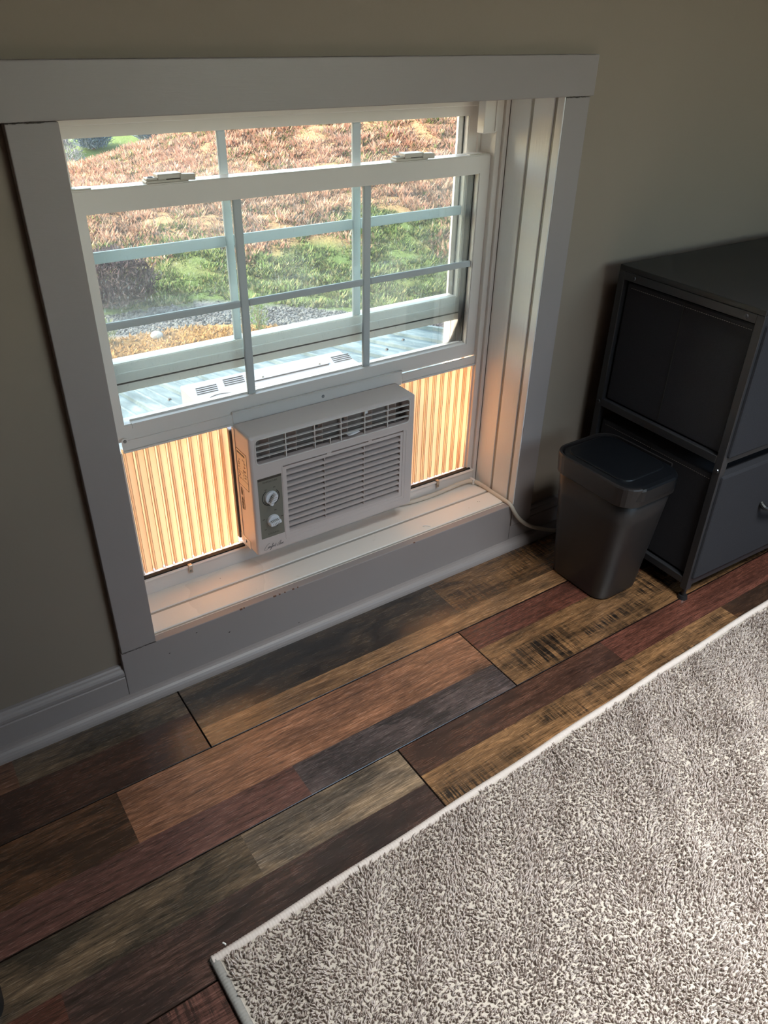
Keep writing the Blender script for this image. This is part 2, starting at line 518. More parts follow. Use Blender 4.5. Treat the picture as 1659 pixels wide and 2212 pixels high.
def T(*c):
    return tuple(v * 1.0 for v in s2l(c))
GREYB = (T(112, 92, 72), T(50, 46, 42))
DRED = (T(82, 54, 43), T(42, 29, 26))
BLACKB = (T(84, 68, 54), T(34, 31, 31))
GOLD = (T(150, 112, 78), T(100, 72, 52))
ORANGE = (T(146, 100, 74), T(108, 76, 60))
BROWN = (T(104, 70, 48), T(62, 44, 34))
PURPLE = (T(102, 68, 60), T(78, 52, 48))
SLATE = (T(88, 74, 72), T(52, 46, 48))
RED = (T(98, 58, 47), T(56, 37, 32))
SAWB = (T(132, 96, 64), T(66, 50, 40))
TAN = (T(142, 118, 94), T(82, 76, 72))
rnd = random.Random(7)
# each board: x0, x1, list of printed strips (x0, x1, ytop, ybottom, tones, saw, blotch)
G = 0.192
rows = {
 0: (0.004, -0.1918, [
  (-1.18, 0.0178, [(-1.18, -0.30, 0.004, -0.089, ORANGE, 0, .6), (-0.30, 0.0178, 0.004, -0.089, GREYB, .2, .7), (-1.18, 0.0178, -0.089, -0.1918, DRED, .15, .5)]),
  (0.0178, 1.218, [(0.0178, 0.655, 0.004, -0.140, BLACKB, .25, .9), (0.655, 1.218, 0.004, -0.140, SAWB, .7, .7), (0.0178, 1.218, -0.140, -0.1918, GOLD, 0, .5)]),
  (1.218, 2.42, None), (2.42, 3.3, None), (-2.38, -1.18, None), (-2.6, -2.38, None)]),
 1: (-0.1918, -0.388, [
  (-0.59, 0.610, [(-0.59, -0.162, -0.1918, -0.3125, BROWN, 0, .8), (-0.162, 0.610, -0.1918, -0.3125, ORANGE, 0, .55), (-0.59, 0.124, -0.3125, -0.388, PURPLE, 0, .4), (0.124, 0.610, -0.3125, -0.388, SLATE, .2, .7)]),
  (0.610, 1.81, [(0.610, 1.81, -0.1918, -0.262, RED, .2, .5), (0.610, 1.81, -0.262, -0.388, SAWB, 1, .55)]),
  (1.81, 3.3, None), (-1.79, -0.59, None), (-2.6, -1.79, None)]),
 2: (-0.388, -0.584, [
  (-0.893, 0.307, [(-0.893, -0.016, -0.388, -0.4785, GREYB, .2, .8), (-0.016, 0.307, -0.388, -0.4785, TAN, .15, .75), (-0.893, -0.333, -0.4785, -0.584, RED, 0, .5), (-0.333, 0.307, -0.4785, -0.584, (T(78, 56, 50), T(44, 36, 36)), .25, .8)]),
  (0.307, 1.507, [(0.307, 0.855, -0.388, -0.461, DRED, .1, .6), (0.855, 1.507, -0.388, -0.461, RED, .2, .4), (0.307, 1.19, -0.461, -0.584, SAWB, 1, .45), (1.19, 1.507, -0.461, -0.584, BROWN, .2, .9)]),
  (1.507, 2.7, None), (2.7, 3.3, None), (-2.09, -0.893, None), (-2.6, -2.09, None)]),
}
ALLT = [GREYB, DRED, BLACKB, GOLD, ORANGE, BROWN, PURPLE, SLATE, RED, SAWB, TAN]
y = -0.584
ri = 3
while y > RY0 + 0.001:
    yb = max(y - 0.196, RY0)
    off = [-1.0, -2.3, -1.55, -0.75, -2.0][ri % 5] - 1.2
    bs = []
    xx = off
    while xx < RX1:
        a, b = max(xx, RX0), min(xx + 1.2, RX1)
        if b - a > 0.05: bs.append((a, b, None))
        xx += 1.2
    rows[ri] = (y, yb, bs)
    y = yb; ri += 1
rows[3][2][0:0] = []

def plank(x0, x1, yt, yb, strips):
    g, bv, dep = 0.0009, 0.0009, 0.006
    X0, X1, Y0, Y1 = x0 + g, x1 - g, yb + g, yt - g
    if strips is None:
        ym = yt - (yt - yb) * rnd.choice([.38, .5, .62])
        strips = []
        for a, b in ((yt, ym), (ym, yb)):
            xm = x0 + (x1 - x0) * rnd.uniform(.25, .75)
            for c, d in ((x0, xm), (xm, x1)):
                strips.append((c, d, a, b, rnd.choice(ALLT), rnd.choice([0, .2, .8]), rnd.uniform(.4, .8)))
    bm = bmesh.new()
    L1 = bm.loops.layers.float_color.new('tone'); L2 = bm.loops.layers.float_color.new('tone2'); L3 = bm.loops.layers.float_color.new('par')
    def face(co, tn, sd, sw, bl):
        f = bm.faces.new([bm.verts.new(c) for c in co])
        for l in f.loops:
            l[L1] = (*tn[0], 1); l[L2] = (*[v * .62 for v in tn[1]], 1); l[L3] = (sd, sw, bl, 1)
    for (a, b, c, d, tn, sw, bl) in strips:
        a, b = max(a, x0 + g + bv), min(b, x1 - g - bv)
        c, d = min(c, yt - g - bv), max(d, yb + g + bv)
        sd = rnd.random()
        face([(a, d, 0), (b, d, 0), (b, c, 0), (a, c, 0)], tn, sd, sw, bl)
    tn = BROWN
    i = [(X0 + bv, Y0 + bv), (X1 - bv, Y0 + bv), (X1 - bv, Y1 - bv), (X0 + bv, Y1 - bv)]
    o_ = [(X0, Y0), (X1, Y0), (X1, Y1), (X0, Y1)]
    dk = (T(40, 26, 20), T(24, 18, 15))
    for k in range(4):
        j = (k + 1) % 4
        face([(*o_[k], -bv), (*o_[j], -bv), (*i[j], 0), (*i[k], 0)], dk, .3, 0, 0)
        face([(*o_[k], -dep), (*o_[j], -dep), (*o_[j], -bv), (*o_[k], -bv)], dk, .3, 0, 0)
    me = bpy.data.meshes.new('plank'); bm.to_mesh(me); bm.free()
    return finish('plank', me, M['wood'], obj_floor)

for k in sorted(rows):
    yt, yb, bs = rows[k]
    for b in bs:
        plank(b[0], b[1], yt, yb, b[2])

# ---------------------------------------------------------------- trim, stool and reveal
def struct(name, bm, mat, label, parent=None, smooth=False):
    return obj(name, bm, mat, parent, smooth, kind='structure', label=label)

def wavy_board(x0, x1, y0, y1, z0, z1, r=0.0015):
    return B(x0, x1, y0, y1, z0, z1, r=r, seg=2)

t1 = struct('trim_1', wavy_board(-CW - 0.006, XW + CW + 0.008, -0.0015, WY, ZT, ZT + HH), M['trim_h'], 'white flat casing board across the top of the window')
t2 = struct('trim_2', wavy_board(-CW, 0.0, 0.0, WY, ZB + 0.0012, ZT - 0.001), M['trim'], 'white casing board up the left side of the window')
t3 = struct('trim_3', wavy_board(XW + 0.0032, XW + CW, 0.0, WY, ZB - 0.066, ZT - 0.001), M['trim'], 'white casing board up the right side of the window')
t4 = struct('trim_4', wavy_board(-CW - 0.002, XW - 0.001, 0.0, WY, 0.019, ZB), M['trim_h'], 'white apron board below the window sill')
obj('apron_end', B(XW + 0.0005, XW + CW + 0.002, 0.0012, WY, 0.019, ZB - 0.067), M['trim_h'], t4)
# worn spots: chips along the sill nosing, caulk cracks at the casing joints
rc = random.Random(3)
bm = bmesh.new()
for xx, w, h in ((0.178, .006, .003), (0.186, .003, .002), (0.255, .007, .0025), (0.268, .004, .002), (0.281, .003, .002), (0.300, .005, .002), (0.312, .003, .0015), (0.62, .005, .0015)):
    box(bm, xx, xx + w, -0.0004, 0.002, ZB - h, ZB + 0.0003, r=0.0003, seg=1)
obj('paint_chip', bm, M['chip'], t4)
bm = bmesh.new()
for xx, zz in ((0.02, .085), (0.08, .11), (0.148, .078), (0.149, .079), (-0.03, .006), (.31, .028)):
    box(bm, xx, xx + .003, -0.0003, 0.001, zz, zz + .0012)
obj('scuff_mark', bm, M['crack'], t4)
def crack(pts, y, parent):
    bm = bmesh.new()
    P = [Vector((p[0], y, p[1])) for p in pts]
    for a, b in zip(P, P[1:]):
        w = rc.uniform(.0003, .0009)
        vs = [bm.verts.new(v) for v in (a + Vector((0, 0, -w)), b + Vector((0, 0, -w)), b + Vector((0, 0, w)), a + Vector((0, 0, w)))]
        bm.faces.new(vs)
    return obj('caulk_crack', bm, M['crack'], parent)
crack([(-CW + i * .0045, ZB + .0004 + rc.uniform(-.0007, .0007)) for i in range(16)], -0.0006, t2)
crack([(XW + .002 + i * .0042, ZT - .0008 + rc.uniform(-.0006, .0006)) for i in range(16)], -0.0021, t1)
crack([(-CW + i * .0045, ZT - .0008 + rc.uniform(-.0004, .0004)) for i in range(12)], -0.0021, t1)
crack([(-CW - .002, .125), (-CW - .002, .126)], -0.0005, t4)

# quarter-round shoe moulding
def shoe(x0, x1, name, label):
    pts = [(WY, 0.0), (-0.022, 0.0)] + [(WY - 0.02 - 0.020 * math.cos(R(a)) , 0.0 + 0.021 * math.sin(R(a))) for a in (15, 30, 45, 60, 75, 90)] + [(WY, 0.021)]
    bm = bmesh.new(); prism(bm, pts, 'x', x0, x1)
    return struct(name, bm, M['trim_h'], label)
shoe(RX0, RX1, 'trim_5', 'white quarter-round shoe moulding along the floor')
# baseboards with moulded cap
def baseboard(x0, x1, name, label):
    pts = [(WY, 0.019), (0.0015, 0.019), (0.0015, 0.0655), (0.0035, 0.0668), (0.0035, 0.0695), (0.0015, 0.072), (0.0015, 0.078), (0.004, 0.082), (0.0075, 0.0845), (0.009, 0.088), (0.012, 0.0905), (WY, 0.0915)]
    bm = bmesh.new(); prism(bm, pts, 'x', x0, x1)
    return struct(name, bm, M['trim_h'], label)
baseboard(RX0, -CW - 0.0025, 'baseboard_left', 'white moulded baseboard left of the window')
baseboard(XW + CW + 0.0025, RX1, 'baseboard_right', 'white moulded baseboard right of the window')

def bead(name, spans, make, mat, label, parent=None):
    root = empty(name, (XW / 2, 0.07, ZB), label, 'trim', kind='structure')
    for s in spans:
        obj('plank', make(*s), mat, root)
    return root
G1, G2, GW = 0.0225, 0.0855, 0.0040     # groove centres
SP = [(0.0181, G1 - GW + .0004), (G1 + GW, G2 - GW), (G2 + GW, YF)]
SPR = [(G1 + GW, G2 - GW), (G2 + GW, YF)]
def with_chamfer(a, b, kind):
    c, w_, th = 0.0016, 0.0012, 0.011
    if kind == 'sill':
        pts = [(a, ZB - th), (b, ZB - th), (b, ZB - .0008), (b - .0008, ZB), (a + w_, ZB), (a, ZB - c)]
        return prism(bmesh.new(), pts, 'x', 0.0, XW)
    if kind == 'right':
        pts = [(XW + th, a), (XW + th, b), (XW + .0008, b), (XW, b - .0008), (XW, a + w_), (XW + c, a)]
        return prism(bmesh.new(), pts, 'z', ZB, ZT)
    if kind == 'left':
        pts = [(-th, a), (-th, b), (-c, b), (0, b - c), (0, a + c), (-c, a)]
        return prism(bmesh.new(), pts, 'z', ZB, ZT)
    pts = [(a, ZT + th), (b, ZT + th), (b, ZT + c), (b - c, ZT), (a + c, ZT), (a, ZT + c)]
    return prism(bmesh.new(), pts, 'x', 0.0, XW)
bead('trim_6', SP, lambda a, b: with_chamfer(a, b, 'sill'), M['board_h'], 'white grooved boards of the deep window sill')
bead('trim_7', SPR, lambda a, b: with_chamfer(a, b, 'right'), M['board_v'], 'white grooved boards lining the right side of the window recess')
obj('plank', B(XW, XW + 0.0030, 0.0003, G1 - GW, ZB, ZT, r=.0008, seg=1), M['board_v'], bpy.data.objects['trim_7'])
bead('trim_8', SPR, lambda a, b: with_chamfer(a, b, 'left'), M['board_v'], 'white grooved boards lining the left side of the window recess')
bead('trim_9', SPR, lambda a, b: with_chamfer(a, b, 'top'), M['board_h'], 'white grooved boards lining the top of the window recess')
# groove backing
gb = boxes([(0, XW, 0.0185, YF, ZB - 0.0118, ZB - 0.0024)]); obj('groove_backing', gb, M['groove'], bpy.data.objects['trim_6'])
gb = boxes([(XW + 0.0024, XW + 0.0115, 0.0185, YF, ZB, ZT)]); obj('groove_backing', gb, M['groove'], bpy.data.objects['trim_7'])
bm = bmesh.new(); cyl(bm, (0.865, 0.060, ZB), 0.0011, 0.0002, 'z', 8); cyl(bm, (0.869, 0.057, ZB), 0.0009, 0.0002, 'z', 8); cyl(bm, (0.187, 0.118, ZB), 0.0009, 0.0002, 'z', 8)
obj('nail_hole', bm, M['crack'], bpy.data.objects['trim_6'])

# ================================================================ window
win = empty('window_1', (XW / 2, YF, ZB), 'white vinyl double-hung window with grilles, raised over the air conditioner', 'window', kind='structure')
# outer vinyl frame: stepped jambs, head and sill rail
jr = []
for s in (0, 1):
    def X(a, b):
        return (a, b) if s == 0 else (XW - b, XW - a)
    jr += [(*X(-0.0, 0.011), YF, 0.262, ZB, ZT), (*X(0.011, 0.026), YF + 0.007, 0.262, ZB, ZT), (*X(0.026, 0.034), YU - 0.005, YU - 0.001, ZB, ZT)]
jr += [(0.026, XW - 0.026, YF + 0.004, 0.262, ZT - 0.016, ZT), (0.026, XW - 0.026, YU - 0.006, YU - 0.002, ZT - 0.030, ZT - 0.016)]
jr += [(0.011, XW - 0.011, YF, 0.262, ZB - 0.01, 0.1650), (0.011, XW - 0.011, YF - 0.004, YF, 0.1600, 0.1650)]
obj('jamb_frame', boxes(jr, r=0.0012, seg=1), M['vinyl'], win)
# balance cover in the upper right and left track
for a, b in ((XW - 0.062, XW - 0.028),):
    obj('balance_cover', boxes([(a, b, YF + 0.006, YF + 0.028, 0.962, ZT - 0.016), (b - 0.006, b, YF + 0.003, YF + 0.006, 0.965, ZT - 0.016)], r=0.0015), M['vinyl'], win)
# exterior casing strips outside the sashes
obj('exterior_trim', boxes([(XW - 0.028, XW + 0.04, 0.262, 0.285, 0.10, 1.12), (-0.04, 0.028, 0.262, 0.285, 0.10, 1.12), (0.028, XW - 0.028, 0.262, 0.285, ZT - 0.02, 1.12)]), M['vinyl'], win)

def sash(name, x0, x1, z0, z1, gx0, gx1, gz0, gz1, y0, th, hbars, vbars, mmat, label):
    bm = bmesh.new()
    y1 = y0 + th
    # mitred frame made of four trapezoid prisms, stepped glazing bead inside
    o_ = [(x0, z0), (x1, z0), (x1, z1), (x0, z1)]; i_ = [(gx0, gz0), (gx1, gz0), (gx1, gz1), (gx0, gz1)]
    names = ['bottom_rail', 'stile', 'top_rail', 'stile']
    root = obj(name, boxes([(gx0 - 0.001, gx0 + .0015, y0 + 0.014, y1 - 0.002, gz0, gz1), (gx1 - .0030, gx1 + 0.001, y0 + 0.014, y1 - 0.002, gz0, gz1)]), M['gasket'], win, label=label)
    for k in range(4):
        j = (k + 1) % 4
        pts = [o_[k], o_[j], i_[j], i_[k]]
        b = prism(bmesh.new(), pts, 'y', y0, y1)
        bmesh.ops.bevel(b, geom=[e for e in b.edges if abs(e.verts[0].co.y - e.verts[1].co.y) < 1e-6 and abs((e.verts[0].co - e.verts[1].co).length) > 0.1], offset=0.002, segments=2, affect='EDGES')
        obj(names[k], b, M['vinyl'], root)
    obj('glass_pane', B(gx0 - .003, gx1 + .003, y0 + 0.013, y0 + 0.0160, gz0 - .003, gz1 + .003), M['glass'], root)
    yb0, yb1 = y0 + 0.0045, y0 + 0.0125
    for (a, b) in vbars:
        obj('muntin', B(a, b, yb0, yb1, gz0, gz1, r=0.0025, seg=2), mmat, root)
    for (a, b) in hbars:
        xs = [gx0] + [v for p in vbars for v in p] + [gx1]
        for q in range(0, len(xs), 2):
            obj('muntin', B(xs[q], xs[q + 1], yb0, yb1, a, b, r=0.0025, seg=2), mmat, root)
    return root
low = sash('lower_sash', 0.0125, 0.9165, 0.4757, 0.9206, 0.0562, 0.8755, 0.5093, 0.8831, YW, 0.034,
           [(0.6885, 0.7022)], [(0.3122, 0.3292), (0.5890, 0.6066)], M['vinyl_dark'], 'raised inner sash')
# sloped glazing sill on the lower sash's bottom rail
bm = prism(bmesh.new(), [(YW - 0.0012, 0.5098), (YW + 0.010, 0.5104), (YW + 0.0125, 0.5130), (YW + 0.013, 0.506), (YW - 0.0012, 0.500)], 'x', 0.070, 0.8745)
obj('glazing_bead', bm, M['vinyl'], low)
up = sash('upper_sash', 0.030, 0.8985, 0.5555, ZT - 0.020, 0.052, 0.8720, 0.6130, 0.9895, YU, 0.032,
          [(0.7930, 0.8125)], [(0.3110, 0.3275), (0.5900, 0.6085)], M['vinyl_blue'], 'outer sash')
obj('bottom_groove', boxes([(0.040, 0.89, YU - 0.0006, YU + 0.002, 0.5720, 0.5755)]), M['gasket'], up)
obj('rail_step', boxes([(0.034, 0.895, YU - 0.005, YU, 0.5765, 0.596)], r=0.0015), M['vinyl'], up)

def latch(x0, x1):
    w = x1 - x0
    z = 0.9206
    r_ = obj('sash_lock', boxes([(x0, x1 - .006, YW + .004, YW + .026, z, z + .0045), (x0 + .002, x0 + .020, YW + .006, YW + .024, z + .0045, z + .0085), (x0 + .020, x1 - .018, YW + .003, YW + .026, z + .0045, z + .0135)], r=0.0014), M['latch'], low)
    bm = bmesh.new(); cyl(bm, (x0 + .011, YW + .015, z + .0085), .0045, .0006, 'z', 14)
    obj('screw_cap', bm, M['dark'], r_)
    bm = prism(bmesh.new(), [(x1 - .022, YW + .001), (x1 - .008, YW - .004), (x1 + .002, YW - .007), (x1 + .003, YW + .006), (x1 - .010, YW + .010), (x1 - .022, YW + .010)], 'z', z + .0025, z + .0120)
    bmesh.ops.bevel(bm, geom=list(bm.edges), offset=.0012, segments=1, affect='EDGES')
    obj('lock_lever', bm, M['latch'], r_)
    obj('sash_lock_groove', B(x0 + .034, x1 - .014, YW + .0022, YW + .004, z + .0048, z + .0060), M['crack'], r_)
latch(0.1620, 0.2420)
latch(0.6640, 0.7480)
for a, b in ((0.0145, 0.072), (0.850, 0.9145)):
    tl = obj('tilt_latch', boxes([(a, b, YW + .004, YW + .028, 0.9206, 0.9226)], r=.0008), M['latch'], low)
    bm = bmesh.new(); cyl(bm, ((a + b) / 2, YW + .014, 0.9226), .006, .0006, 'z', 16)
    obj('latch_thumb', bm, M['vinyl'], tl)

# ================================================================ air conditioner
AX0, AX1, AZ0, AZ1, AY0, AY1 = 0.2642, 0.6702, 0.1763, 0.4604, 0.0828, 0.160
ac = empty('air_conditioner', ((AX0 + AX1) / 2, 0.15, 0.165), 'white window air conditioner with two dials, resting in the raised window', 'air conditioner')
LX0, LX1, LZ0, LZ1 = 0.3345, 0.6400, 0.2060, 0.3790   # intake grille
VX0, VX1, VZ0, VZ1 = 0.2790, 0.6535, 0.3980, 0.4515   # discharge vent
KX0, KX1, KZ0, KZ1 = 0.2762, 0.3312, 0.2163, 0.3640   # control plate
bz = B(AX0, AX1, AY0, AY1, AZ0, AZ1, r=0.0055, seg=3)
cuts = [B(AX0 + .003, AX1 - .003, AY0 + .012, AY1 + .02, AZ0 + .003, AZ1 - .003),
        prism(bmesh.new(), rrect(VX0, VX1, VZ0, VZ1, .007), 'y', AY0 - .01, AY0 + .02),
        B(LX0, LX1, AY0 - .01, AY0 + .02, LZ0, LZ1),
        B(KX0, KX1, AY0 - .01, AY0 + .0012, KZ0, KZ1)]
bz = cut(bz, cuts)
bezel = obj('front_bezel', bz, M['ac'], ac)
for p in bezel.data.polygons: p.use_smooth = False
# raised rim around the vent and around the intake grille
def ring_rim(x0, x1, z0, z1, r, rad, y, name, mat):
    pts = [Vector((a, y, b)) for a, b in rrect(x0, x1, z0, z1, r)]
    pts.append(pts[0]); pts.append(pts[1])
    return obj(name, tube(bmesh.new(), pts, rad, 6, caps=False), mat, bezel, smooth=True)
ring_rim(VX0 - .002, VX1 + .002, VZ0 - .002, VZ1 + .002, .009, .0010, AY0, 'vent_rim', M['ac_side'])
ring_rim(LX0 - .001, LX1 + .008, LZ0 - .009, LZ1 + .001, .004, .0007, AY0, 'grille_rim', M['ac'])
# vent: duct, bars
obj('air_duct', boxes([(VX0 - .004, VX1 + .004, AY0 + .040, AY0 + .044, VZ0 - .01, VZ1 + .004), (VX0 - .004, VX1 + .004, AY0 + .0125, AY0 + .044, VZ0 - .006, VZ0 - .003), (VX0 - .004, VX1 + .004, AY0 + .0125, AY0 + .044, VZ1 + .001, VZ1 + .004)]), M['duct'], ac)
vw, vh = VX1 - VX0, VZ1 - VZ0
for f in (.18, .36, .53, .69, .85):
    obj('vent_bar', B(VX0 + vw * f - .0009, VX0 + vw * f + .0009, AY0 + .0015, AY0 + .009, VZ0, VZ1), M['ac_side'], ac)
obj('vent_bar', B(VX0 + vw * .46 - .0008, VX0 + vw * .46 + .0008, AY0 + .0015, AY0 + .006, VZ0, VZ0 + vh * .25), M['ac_side'], ac)
for f in (.25, .5, .75):
    obj('vent_bar', B(VX0, VX1, AY0 + .001, AY0 + .0065, VZ0 + vh * f - .0008, VZ0 + vh * f + .0008), M['ac_side'], ac)
for i in range(6):
    a = VX0 + vw * (i + .5) / 6
    Mx = Matrix.Translation((a, AY0 + .026, (VZ0 + VZ1) / 2)) @ Matrix.Rotation(R(24), 4, 'Z')
    obj('duct_vane', B(-.0006, .0006, -.012, .012, -vh / 2, vh / 2, mat=Mx), M['ac_slat'], ac)
for f, m in ((.36, 'ink'), (.53, 'ink'), (.69, 'knob')):
    a = VX0 + vw * f
    obj('vane_clip', B(a + .001, a + .011, AY0 + .0075, AY0 + .012, VZ1 - .010, VZ1 - .0045), M[m], ac)
bm = prism(bmesh.new(), [(VX0 + vw * .57, VZ0 + .0095), (VX0 + vw * .60, VZ0 + .0125), (VX0 + vw * .64, VZ0 + .0135), (VX0 + vw * .65, VZ0 + .0115), (VX0 + vw * .60, VZ0 + .0085)], 'y', AY0 - .004, AY0 + .006)
obj('vent_lever', bm, M['knob'], ac)
# intake grille
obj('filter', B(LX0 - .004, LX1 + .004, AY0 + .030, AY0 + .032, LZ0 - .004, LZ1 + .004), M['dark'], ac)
obj('grille_frame', boxes([(LX0, LX0 + .009, AY0 + .001, AY0 + .012, LZ0, LZ1 - .0035), (LX1 - .007, LX1, AY0 + .001, AY0 + .012, LZ0, LZ1 - .0035), (LX0 + .009, LX1 - .007, AY0 + .001, AY0 + .012, LZ0, LZ0 + .006), (LX0 + .009, LX1 - .007, AY0 + .001, AY0 + .012, LZ1 - .0105, LZ1 - .0035),
                           (LX0, LX0 + .002, AY0 + .001, AY0 + .010, LZ1 - .0035, LZ1), (LX0 + .107, LX0 + .118, AY0 + .001, AY0 + .010, LZ1 - .0035, LZ1), (LX0 + .212, LX0 + .222, AY0 + .001, AY0 + .010, LZ1 - .0035, LZ1)]), M['ac'], ac)
ns = 11
zt, zb_ = LZ1 - .0105, LZ0 + .006
pitch = (zt - zb_) / ns
slat_me = None
for i in range(ns):
    zc = zt - pitch * (i + 0.5)
    if slat_me is None:
        h = pitch
        b = prism(bmesh.new(), [(.0245, h * .26), (.0250, h * .18), (.0024, -h * .24), (.0022, -h * .50), (.0010, -h * .50), (.0010, -h * .15)], 'x', LX0 + .009, LX1 - .007)
        slat_me = bpy.data.meshes.new('slat'); b.to_mesh(slat_me); b.free(); slat_me.materials.append(M['ac_slat'])
    o = bpy.data.objects.new('slat', slat_me); COL.objects.link(o)
    o.parent = ac; o.matrix_parent_inverse = Matrix.Translation(-ac.location); o.location = (0, AY0, zc)
for f in (.33, .66):
    obj('grille_divider', B(LX0 + (LX1 - LX0) * f - .0007, LX0 + (LX1 - LX0) * f + .0007, AY0 + .002, AY0 + .012, LZ0 + .005, LZ1 - .01), M['ac_slat'], ac)
# control plate
cp = obj('control_plate', B(KX0, KX1, AY0 + .0004, AY0 + .003, KZ0, KZ1), M['ctrl'], ac)
def text(name, s, x, z, size, y, parent, mat, shear=0.0, sx=1.0, align='CENTER'):
    cu_ = bpy.data.curves.new(name, 'FONT'); cu_.body = s; cu_.size = size; cu_.shear = shear; cu_.align_x = align; cu_.align_y = 'CENTER'; cu_.extrude = 0.00008 / max(size, 1e-6) * size
    o = bpy.data.objects.new(name, cu_); COL.objects.link(o)
    dg = bpy.context.evaluated_depsgraph_get(); dg.update()
    me = bpy.data.meshes.new_from_object(o.evaluated_get(dg))
    bpy.data.objects.remove(o); bpy.data.curves.remove(cu_)
    me.transform(Matrix.Translation((x, y, z)) @ Matrix.Rotation(R(90), 4, 'X') @ Matrix.Diagonal((sx, 1, 1, 1)))
    me.materials.clear()
    return finish(name, me, mat, parent)
YP = AY0 + .0003
text('lettering', 'TEMPERATURE', 0.3037, 0.3520, .0052, YP, cp, M['ink2'])
text('lettering', 'COOLING', 0.3050, 0.2245, .0056, YP, cp, M['ink2'])
bm = bmesh.new()
box(bm, KX0 + .001, KX1 - .001, YP - .0001, YP + .0002, KZ1 - .006, KZ1 - .001)
for (xx, zz) in ((.2935, .3335), (.3135, .3350), (.2845, .2630), (.3275, .2590), (.2870, .2370), (.3135, .2385), (.3130, .2790)):
    for q in range(3):
        box(bm, xx - .0024 + q * .0017, xx - .0013 + q * .0017, YP - .0001, YP + .0002, zz, zz + .0022)
for (xx, zz) in ((.2900, .2640), (.3222, .2610), (.2905, .2440), (.3170, .2440), (.3110, .2740)):
    box(bm, xx - .0005, xx + .0005, YP - .0001, YP + .0002, zz - .0005, zz + .0005)
obj('dial_marks', bm, M['ink2'], cp, kind='stuff')
def arc(cx, cz, r, a0, a1, w, y):
    bm = bmesh.new(); n = 28; pr = None
    for k in range(n + 1):
        t = R(a0 + (a1 - a0) * k / n)
        p = (bm.verts.new((cx + (r - w) * math.cos(t), y, cz + (r - w) * math.sin(t))), bm.verts.new((cx + (r + w) * math.cos(t), y, cz + (r + w) * math.sin(t))))
        if pr: bm.faces.new((pr[0], pr[1], p[1], p[0]))
        pr = p
    return bm
obj('dial_arc', arc(.3040, .3140, .0195, 120, 405, .0009, YP), M['ink'], cp)
obj('dial_arc', arc(.3040, .3140, .0168, 200, 400, .0005, YP), M['ink'], cp)
def knob(cx, cz, r, ang):
    bm = bmesh.new()
    cyl(bm, (cx, AY0 + .0004, cz), r, -.0055, 'y', 40, r2=r * .96, bev=.001)
    k = obj('knob', bm, M['knob'], ac, smooth=False)
    Mx = Matrix.Translation((cx, AY0 - .0050, cz)) @ Matrix.Rotation(R(ang), 4, 'Y')
    b = B(-.0038, .0038, -.0105, 0, -r * .90, r * .90, r=.0016, mat=Mx)
    obj('grip', b, M['knob'], k)
    b = bmesh.new()
    for q in range(5):
        zz = -r * .5 + q * r * .25
        box(b, -.0045 - .0005, -.0043 + .0005, -.008, -.0005, zz - .0003, zz + .0003, mat=Mx)
        box(b, -.0030, .0030, -.0108, -.0104, zz - .0003, zz + .0003, mat=Mx)
    obj('grip_ridge', b, M['ctrl'], k)
knob(.3045, .3140, .0150, 32)
knob(.3058, .2565, .0143, 80)
# script logo, drawn with pen strokes
def strokes(name, st, x, z, w, y, parent, mat, lw):
    bm = bmesh.new()
    for s in st:
        P = spline([(x + (p[0] + p[1] * .30) * w, y, z + p[1] * w) for p in s], 6)
        n = len(P)
        pr = None
        for i, p in enumerate(P):
            d = (P[min(i + 1, n - 1)] - P[max(i - 1, 0)]).normalized()
            a = Vector((-d.z, 0, d.x)) * lw * (0.55 + 0.6 * abs(d.z))
            q = (bm.verts.new(p - a), bm.verts.new(p + a))
            if pr: bm.faces.new((pr[0], pr[1], q[1], q[0]))
            pr = q
    return obj(name, bm, mat, parent)
LG = [
 [(.17, .19), (.13, .21), (.05, .13), (.0, .02), (.02, -.06), (.09, -.06), (.16, .0)],                       # C
 [(.16, .0), (.19, .06), (.165, .04), (.155, .0), (.18, -.01), (.20, .04), (.19, .06), (.225, .045)],           # o
 [(.225, .045), (.225, .0), (.245, .05), (.255, .0), (.275, .05), (.285, .0), (.31, .03)],                     # m
 [(.31, .03), (.345, .15), (.325, .16), (.30, .0), (.27, -.10), (.29, -.09), (.33, .01)],                      # f
 [(.33, .01), (.365, .05), (.34, .03), (.34, .0), (.365, .01), (.375, .05), (.395, .04)],                      # o
 [(.395, .04), (.405, .06), (.405, .0), (.42, .05), (.445, .05)],                                              # r
 [(.475, .14), (.45, .02), (.46, -.01), (.49, .02)], [(.43, .075), (.50, .085)],                                # t
 [(.505, .035), (.545, .04)],                                                                                 # -
 [(.70, .17), (.66, .18), (.58, .06), (.565, .0), (.59, -.02), (.65, .05), (.69, .17), (.665, .03), (.675, -.01), (.70, .02)], # A
 [(.715, .05), (.705, .0), (.73, .02)], [(.735, .085), (.738, .09)],                                           # i
 [(.73, .02), (.75, .06), (.75, .0), (.765, .05), (.785, .05)],                                                # r
 [(.785, .02), (.82, .05), (.80, .065), (.785, .02), (.80, -.005), (.84, .01)],                                # e
 [(.865, -.005), (.869, -.003)],
]
strokes('logo', LG, .2810, .1895, .0540, AY0 - .0003, bezel, M['ink'], .00033)
